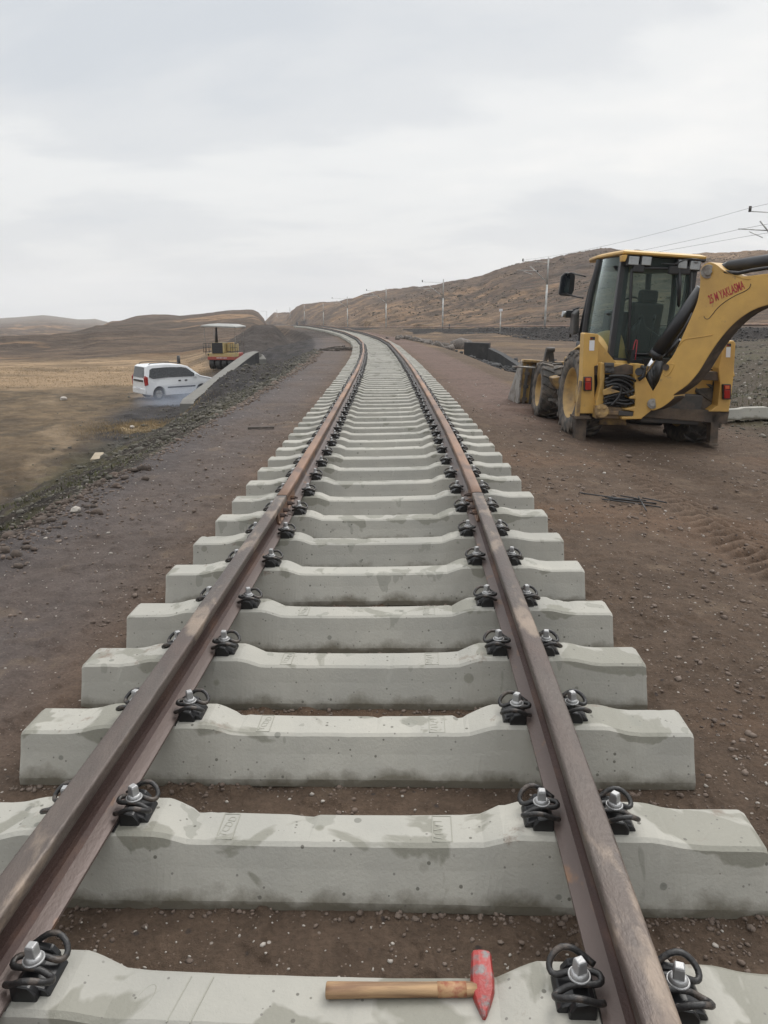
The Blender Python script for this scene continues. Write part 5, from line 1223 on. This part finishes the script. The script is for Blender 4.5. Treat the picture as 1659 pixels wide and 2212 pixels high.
# little line-side posts
def post(name, px_, ty, Yv, r_, label, cat, m_, head=False):
    p = P(px_, ty, Yv); gz = GZ(p.x, p.y); o = empty(name, (p.x, p.y, gz)); tag(o, label, cat)
    MB().cyl((0, 0, -.3), (0, 0, p.z-gz), r_, r_*.8, 8).build('post', m_, o)
    if head: MB().box((0, -.05, p.z-gz), (.42, .05, .30)).build('sign_plate', M['reflector'], o, bevel=.02)
    return o
post('kilometre_post', 1082, 670, 96, .07, 'short white line-side post with small plate at the foot of the hill', 'post', M['mast'], True)
post('marker_post', 642, 696, 150, .22, 'short dark stub post where the embankment meets the far hill', 'post', M['cabblack'])
post('marker_post', 385, 768, 62, .16, 'dark stub post standing in the dry field behind the van', 'post', M['cabblack'])
post('marker_post', 971, 700, 132, .16, 'small dark post beside the second catenary mast', 'post', M['cabblack'])
# rails of the old line
for s_ in (-.75, .75):
    pts = []
    for i in range(len(OL)-1):
        a, b_ = OL[i], OL[i+1]; nn = Vector((b_[1]-a[1], a[0]-b_[0], 0)).normalized()
        for t in np.linspace(0, 1, 6, endpoint=False): pts.append(Vector(a+(b_-a)*t)+nn*s_+Vector((0, 0, .12)))
    o = MB().tube(pts[1:60], .07, 4).build('old_line_rail', M['railfar']); tag(o, 'rail of the old line on the dark ballast bank at the foot of the hill', 'rail', 'rails of the old line')

# ================================================================ spare sleepers, rods, scrap
for i, (x, y, a, lb) in enumerate(((7.85, 14.1, -4, 'unused white sleeper lying across behind the others, right of the digger'), (8.15, 13.1, 28, 'unused white sleeper lying end on in front, at the right edge'), (9.4, 15.6, 6, 'unused white sleeper farthest back at the right edge'))):
    m = sleeper_mesh(0); bmo = m.build('spare_sleeper', M['conc']); bmo.location = (x, y, GZ(x, y)-.01); bmo.rotation_euler = (R(random.uniform(-5, 5)), R(-2), R(a)); tag(bmo, lb, 'railway sleeper', 'spare sleepers on the right')
rods = [((678, 570), (1075, 588), 'long thin steel rod pointing left out of the small bundle on the dirt'), ((820, 583), (1000, 578), None), ((790, 602), (1100, 606), None), ((830, 592), (1075, 590), None), ((888, 565), (1020, 590), 'steel rod lying slantwise over the bundle on the dirt'), ((980, 575), (1022, 650), 'short steel rod lying crosswise at the right end of the bundle'), ((1000, 573), (1130, 582), None), ((850, 598), (1010, 603), None)]
for i, (a, b_, lb) in enumerate(rods):
    def gp(c_, z):
        px_, py_ = 967.7+c_[0]*.41667, 864+c_[1]*.41667; q = onz(px_, py_, -.12); return Vector((q.x, q.y, GZ(q.x, q.y)+z))
    A, B = gp(a, .008+.004*i), gp(b_, .008+.004*i); mid = (A+B)/2
    o = MB().tube([A-mid, mid*0+Vector((0, 0, .004)), B-mid], .0065, 6).build('steel_rod', M['cabblack']); o.location = mid
    tag(o, lb or 'dark thin steel rod within the small bundle on the dirt right of the track', 'steel rod', 'loose steel rods beside the track')
M['timber'] = mat('weathered_timber', (.10, .085, .075), .85, 0, .3, 4, (.20, .17, .14), .6, 6)
for i in range(7):
    px_ = 712+i*8; q = P(px_+random.uniform(-3, 3), 760-random.uniform(0, 5), 41.5+random.uniform(-.8, .8)); gz = GZ(q.x, q.y)
    o = MB().box((0, 0, 0), (random.uniform(.9, 1.7), .12, .10)).build('timber_offcut', M['timber'], bevel=.01)
    o.location = (q.x, q.y, gz+.05+.05*(i % 3)); o.rotation_euler = (0, R(random.uniform(-9, 9)), R(random.uniform(-25, 35)))
    tag(o, 'dark timber offcut in the heap left of the far track', 'timber', 'timber offcuts left of the far track')
def lay(name, px_, py_, Z, dims, rot, m_, label, cat):
    q = onz(px_, py_, Z); o = MB().box((0, 0, 0), dims).build(name, m_, bevel=min(dims)*.15); o.location = (q.x, q.y, GZ(q.x, q.y)+dims[2]/2); o.rotation_euler = rot; return tag(o, label, cat)
M['paletimber'] = mat('pale_timber', (.30, .25, .18), .85, 0, .2, 4)
lay('timber_post', 209, 975, -1.9, (.24, 1.0, .16), (0, 0, R(14)), M['paletimber'], 'short pale timber post lying on the mud left of the slope', 'timber')
lay('broken_stick', 564, 929, -.1, (.42, .04, .035), (0, 0, R(12)), M['timber'], 'broken dark stick lying on the gravel strip left of the track', 'stick')

M['ballast'] = mat('dark_ballast', (.050, .047, .046), .9, 0, .35, 3, (.20, .19, .18), .68, 4, .04, .5, 40)
M['clod'] = mat('reddish_clod', (.095, .070, .056), .95, 0, .3, 6, (.07, .055, .045), .5, 8, .1, .6, 60)
# ================================================================ loose stones, rubble and grass
ICO_V = []; ph_ = (1+5**.5)/2
for a, b_ in ((-1, ph_), (1, ph_), (-1, -ph_), (1, -ph_)): ICO_V.append((a, b_, 0))
for a, b_ in ((-1, ph_), (1, ph_), (-1, -ph_), (1, -ph_)): ICO_V.append((0, a, b_))
for a, b_ in ((ph_, -1), (ph_, 1), (-ph_, -1), (-ph_, 1)): ICO_V.append((a, 0, b_))
ICO_V = np.array(ICO_V, float); ICO_V /= np.linalg.norm(ICO_V[0])
ICO_F = np.array([(0, 11, 5), (0, 5, 1), (0, 1, 7), (0, 7, 10), (0, 10, 11), (1, 5, 9), (5, 11, 4), (11, 10, 2), (10, 7, 6), (7, 1, 8), (3, 9, 4), (3, 4, 2), (3, 2, 6), (3, 6, 8), (3, 8, 9), (4, 9, 5), (2, 4, 11), (6, 2, 10), (8, 6, 7), (9, 8, 1)])
def bulk_mesh(name, V, F, m_, label=None, cat=None):
    me = bpy.data.meshes.new(name); me.vertices.add(len(V)); me.vertices.foreach_set('co', V.astype(np.float32).ravel())
    k_ = F.shape[1]; me.loops.add(F.size); me.loops.foreach_set('vertex_index', F.astype(np.int32).ravel()); me.polygons.add(len(F))
    me.polygons.foreach_set('loop_start', np.arange(0, F.size, k_, dtype=np.int32)); me.polygons.foreach_set('loop_total', np.full(len(F), k_, np.int32)); me.update()
    me.materials.append(m_); o = bpy.data.objects.new(name, me); COL.objects.link(o); tag(o, label, cat, None, 'stuff'); return o
def stones(name, X, Y, S_, m_, label, cat, sink=.25):
    if name in ('gravel', 'coarse_gravel', 'pale_gravel', 'soil_crumbs'): S_ = np.minimum(S_, .0045+.0030*np.hypot(X, Y))
    n = len(X); Z = terrain(X, Y)[0]
    v = ICO_V[None]*rng.uniform(.72, 1.28, (n, 12, 1))*rng.uniform(.6, 1.35, (n, 1, 3))
    v[:, :, 2] *= .7
    a = rng.uniform(0, 6.28, n); ca_, sa_ = np.cos(a)[:, None], np.sin(a)[:, None]
    x = v[:, :, 0]*ca_-v[:, :, 1]*sa_; y = v[:, :, 0]*sa_+v[:, :, 1]*ca_
    V = np.stack([x*S_[:, None]+X[:, None], y*S_[:, None]+Y[:, None], (v[:, :, 2]+sink)*S_[:, None]+Z[:, None]], -1).reshape(-1, 3)
    F = (ICO_F[None]+12*np.arange(n)[:, None, None]).reshape(-1, 3)
    return bulk_mesh(name, V, F, m_, label, cat)
sy = np.array([sleepers[k_].location.y for k_ in sorted(sleepers)])
def clear_of_track(X, Y, S_):
    d_ = X-TC(np.clip(Y, -4, 155)); gap = np.abs(Y[:, None]-sy[None, :200]-.00).min(1) > (.165+S_)
    return (np.abs(d_) > 1.36) | gap
def scatter(n, r0, r1, a0, a1, pw=1.0):
    az_ = R(1)*rng.uniform(a0, a1, n); t = rng.uniform(0, 1, n)**pw; r_ = r0*(r1/r0)**t; return r_*np.sin(az_), r_*np.cos(az_)
X, Y = scatter(19000, 1.2, 15, -42, 42); Sz = rng.lognormal(math.log(.0058), .45, len(X))*np.clip(np.hypot(X, Y)/5, .75, 1.6)
k_ = clear_of_track(X, Y, Sz) & (X-TC(Y) > -3.0) & (fbm(X*1.1, Y*1.1, 201, 3) > -.10*rng.uniform(0, 1, len(X))-.02) & ~((np.abs(X-4.2) < 1.3) & (Y > 11)); stones('gravel', X[k_], Y[k_], Sz[k_], M['stone'], 'brown crushed stones lying loose on the dirt beside the track', 'gravel')
X, Y = scatter(2600, 1.3, 22, -42, 42); Sz = rng.lognormal(math.log(.0050), .4, len(X))*np.clip(np.hypot(X, Y)/5, .7, 2.2); k_ = clear_of_track(X, Y, Sz) & ~((np.abs(X-4.2) < 1.3) & (Y > 11))
stones('pale_gravel', X[k_], Y[k_], Sz[k_], M['stonepale'], 'pale stone chips sprinkled over the dirt', 'gravel')
X, Y = scatter(2600, 1.3, 8, -42, 42); Sz = rng.lognormal(math.log(.013), .45, len(X)); k_ = clear_of_track(X, Y, Sz) & (np.abs(X-TC(Y)) > 1.5) & ((fbm(X*.9, Y*.9, 205, 3) > .06) | ((X > 1.4) & (X < 2.6) & (Y < 3.4)) | ((X < -2.5) & (X > -3.3)))
stones('coarse_gravel', X[k_], Y[k_], Sz[k_], M['stone'], 'coarser broken stones in patches beside the sleeper ends', 'gravel')
# crumbs of soil and grit banked against the sleeper sides
n_ = 5200; kk_ = rng.integers(1, 16, n_); sx_ = rng.uniform(-1.33, 1.33, n_); sd_ = rng.choice([-1, 1], n_)
off_ = .150 + np.abs(rng.normal(0, .022, n_)); loc_ = np.array([[*sleepers[q].location] for q in range(1, 16)]); an_ = np.array([SL[q][2] for q in range(1, 16)])*math.pi/180
ca_, sa_ = np.cos(an_[kk_-1]), np.sin(an_[kk_-1]); X = loc_[kk_-1, 0]+sx_*ca_-sd_*off_*sa_; Y = loc_[kk_-1, 1]+sx_*sa_+sd_*off_*ca_
stones('soil_crumbs', X, Y, rng.lognormal(math.log(.0055), .5, n_), M['stone'], 'grit and soil crumbs banked against the nearest sleepers', 'gravel')
# edge of the gravel strip and spoil down the left slope
Y = rng.uniform(4, 42, 15000)**1.0; X = TC(Y)-3.0-np.abs(rng.normal(0, .9, len(Y)))*(.7+Y/11); Sz = rng.lognormal(math.log(.0135), .55, len(X))*np.clip(Y/12, .6, 1.5)
stones('spoil', X, Y, Sz, M['stonedark'], 'dark broken spoil covering the left embankment slope', 'rubble')
Y = rng.uniform(4.5, 40, 2200); X = TC(Y)-3.0-.35*fbm(Y*.9, X[:len(Y)]*0+.5, 5, 3)+rng.normal(0, .10, len(Y)); Sz = rng.lognormal(math.log(.013), .4, len(X))*np.clip(Y/10, .7, 1.8)
stones('edge_stones', X, Y, Sz, M['stone'], 'line of grey stones along the edge of the gravel strip', 'rubble')
Y = rng.uniform(4.2, 8.5, 900); X = TC(Y)-3.05+rng.normal(-.12, .20, len(Y)); stones('clods', X, Y, rng.lognormal(math.log(.017), .5, len(X)), M['clod'], 'reddish clods of earth along the near left edge of the strip', 'rubble')
# rubble bank on the right
X, Y = scatter(4200, 9, 48, 24, 42); Sz = rng.lognormal(math.log(.017), .6, len(X))*np.clip(Y/16, .6, 1.8); k_ = (X > 6.2)
stones('rubble', X[k_], Y[k_], Sz[k_], M['stonedark'], 'rubble strewn over the rough bank at the right', 'rubble')
X, Y = scatter(500, 9, 42, 24, 42); Sz = rng.lognormal(math.log(.020), .5, len(X))*np.clip(Y/16, .6, 1.6); k_ = (X > 6.2)
stones('pale_rubble', X[k_], Y[k_], Sz[k_], M['stonepale'], 'pale stones among the rubble at the right', 'rubble')
# ballast of the old line
n_ = 5200; seg = rng.integers(1, 6, n_); t = rng.uniform(0, 1, n_); a = OL[seg]; b_ = OL[seg+1]; pX = a[:, 0]+(b_[:, 0]-a[:, 0])*t; pY = a[:, 1]+(b_[:, 1]-a[:, 1])*t
dd = b_-a; ln = np.hypot(dd[:, 0], dd[:, 1]); o_ = rng.uniform(1.2, 5.2, n_); X = pX-dd[:, 1]/ln*o_*1; Y = pY+dd[:, 0]/ln*o_; Sz = rng.lognormal(math.log(.055), .35, n_)*np.clip(Y/55, .8, 1.5)
stones('ballast', X, Y, Sz, M['ballast'], 'dark ballast on the shoulder of the old line', 'ballast')
X = rng.normal(7.6, 1.2, 700); Y = rng.normal(43.5, 2.2, 700); stones('dark_heap', X, Y, rng.lognormal(math.log(.09), .5, 700), M['wallside'], 'dark broken spoil heaped round the culvert wall on the right', 'rubble')
# far heap between the lines
X = rng.normal(1.9, 1.1, 260)+1.6; Y = rng.normal(62, 3, 260); stones('rock_heap', X, Y, rng.lognormal(math.log(.20), .4, 260), M['timber'], 'low heap of dark rocks beyond the curve', 'rubble')
# single bigger stones one can pick out
def rock(px_, py_, Z, r_, m_, label):
    q = onz(px_, py_, Z); bm = bmesh.new(); bmesh.ops.create_icosphere(bm, subdivisions=2, radius=r_)
    for v in bm.verts: v.co = Vector((v.co.x*1.25, v.co.y, v.co.z*.75))*(1+random.uniform(-.14, .14))
    me = bpy.data.meshes.new('rock'); bm.to_mesh(me); bm.free(); me.materials.append(m_); o = bpy.data.objects.new('rock', me); COL.objects.link(o)
    o.location = (q.x, q.y, GZ(q.x, q.y)+r_*.35); o.rotation_euler = (0, 0, random.uniform(0, 6)); return tag(o, label, 'rock')
rock(163, 1099, 0, .045, M['stonepale'], 'white rock on the left edge of the gravel strip')
rock(410, 1000, -.3, .06, M['stonedark'], 'fist sized dark rock half way along the left slope edge') if False else None
rock(283, 903, -2.2, .10, M['stonepale'], 'small white stone in the dry grass below the van')
rock(138, 863, -2.6, .16, M['stonepale'], 'pale flat stone on the mud left of the van')
# grass blades
def blades(name, X, Y, hh, m_, label, w_=.006):
    n = len(X); Z = terrain(X, Y)[0]; a = rng.uniform(0, 6.28, n); lx, ly = np.cos(a), np.sin(a); ben = rng.uniform(.1, .6, n)*hh
    b0 = np.stack([X-ly*w_, Y+lx*w_, Z-.01], -1); b1 = np.stack([X+ly*w_, Y-lx*w_, Z-.01], -1); tp = np.stack([X+lx*ben, Y+ly*ben, Z+hh], -1)
    V = np.stack([b0, b1, tp], 1).reshape(-1, 3); F = np.arange(3*n).reshape(-1, 3); return bulk_mesh(name, V, F, m_, label, 'grass')
q = rng.uniform(0, 1, 7000); X = -9.4+rng.normal(0, 1.0, 7000); Y = 28.2+rng.normal(0, .9, 7000)
blades('dry_grass', X, Y, rng.uniform(.03, .14, 7000), M['grass'], 'tuft of pale dry grass below the van', .007)
X = rng.uniform(-34, -11, 9000); Y = rng.uniform(43, 60, 9000); blades('field_grass', X, Y, rng.uniform(.02, .09, 9000), M['grass'], 'dry grass of the tan field behind the van', .02)
Y = rng.uniform(5, 30, 9000); X = TC(Y)-3.4-rng.uniform(0, 1, 9000)*(2.5+Y*.12); k_ = fbm(X*.7, Y*.7, 301, 4) > .08
blades('green_weeds', X[k_], Y[k_], rng.uniform(.02, .09, k_.sum()), M['moss'], 'thin green weeds on the left slope', .010)
X, Y = scatter(7000, 9, 40, 24, 42); k_ = (X > 6.4) & (fbm(X*.6, Y*.6, 303, 4) > .0); blades('sparse_weeds', X[k_], Y[k_], rng.uniform(.03, .12, k_.sum()), M['moss'], 'sparse weeds on the rough bank at the right', .012)
# scrub on the hill: low bushes that darken the terraces
X = rng.uniform(-60, 150, 26000); Y = rng.uniform(100, 290, 26000); px_ = 829.5+X/Y*FPX/.964; k_ = (px_ > 640) & (px_ < 1800) & (fbm(X*.05, Y*.12, 305, 4) > -.02)
X, Y = X[k_], Y[k_]; qd, _, sd2 = old_line(X, Y); k_ = (qd > 7) & (sd2 < 0); X, Y = X[k_], Y[k_]
stones('hill_scrub', X, Y, rng.lognormal(math.log(.17), .5, len(X)), mat('grey_brown_scrub', (.070, .054, .040), .9, 0, .3, .5, (.12, .09, .06), .55, 1.0), 'low dark scrub in rows over the hillside', 'scrub', 0)

# ================================================================ smoke and haze
def volume(name, mesh_o, dens, col, noise=None):
    m = bpy.data.materials.new(name); m.use_nodes = True; nt = m.node_tree; nt.nodes.clear()
    o = N(nt, 'ShaderNodeOutputMaterial'); v = N(nt, 'ShaderNodeVolumePrincipled'); v.inputs['Color'].default_value = (*col, 1); v.inputs['Density'].default_value = dens; v.inputs['Anisotropy'].default_value = .1
    if noise:
        tc = N(nt, 'ShaderNodeTexCoord'); n = N(nt, 'ShaderNodeTexNoise'); n.inputs['Scale'].default_value = noise; nt.links.new(tc.outputs['Object'], n.inputs[0])
        ln_ = N(nt, 'ShaderNodeVectorMath', operation='LENGTH'); nt.links.new(tc.outputs['Object'], ln_.inputs[0])
        f = N(nt, 'ShaderNodeMapRange'); f.inputs[1].default_value = .2; f.inputs[2].default_value = 1; f.inputs[3].default_value = 1; f.inputs[4].default_value = 0; nt.links.new(ln_.outputs['Value'], f.inputs[0])
        r_ = N(nt, 'ShaderNodeMapRange'); r_.inputs[1].default_value = .38; r_.inputs[2].default_value = .68; r_.inputs[4].default_value = dens; nt.links.new(n.outputs[0], r_.inputs[0])
        mu = N(nt, 'ShaderNodeMath', operation='MULTIPLY'); nt.links.new(f.outputs[0], mu.inputs[0]); nt.links.new(r_.outputs[0], mu.inputs[1]); nt.links.new(mu.outputs[0], v.inputs['Density'])
    nt.links.new(v.outputs[0], o.inputs['Volume']); mesh_o.data.materials.clear(); mesh_o.data.materials.append(m)
bm = bmesh.new(); bmesh.ops.create_icosphere(bm, subdivisions=3, radius=1); me = bpy.data.meshes.new('exhaust_smoke'); bm.to_mesh(me); bm.free()
sm = bpy.data.objects.new('exhaust_smoke', me); COL.objects.link(sm); q = P(385, 868, 35.2); sm.location = (q.x, q.y, q.z+.1); sm.scale = (2.6, 1.6, .95)
volume('exhaust_smoke', sm, .8, (.62, .68, .80), 1.6); tag(sm, 'thin blue exhaust smoke drifting round the van and wall', 'smoke', None, 'stuff')
hb_ = MB().box((0, 0, -35), (4800, 4800, 260)).build('haze', M['glassdark'])
volume('haze', hb_, 0.00032, (.97, .98, 1.0)); tag(hb_, kind='stuff')
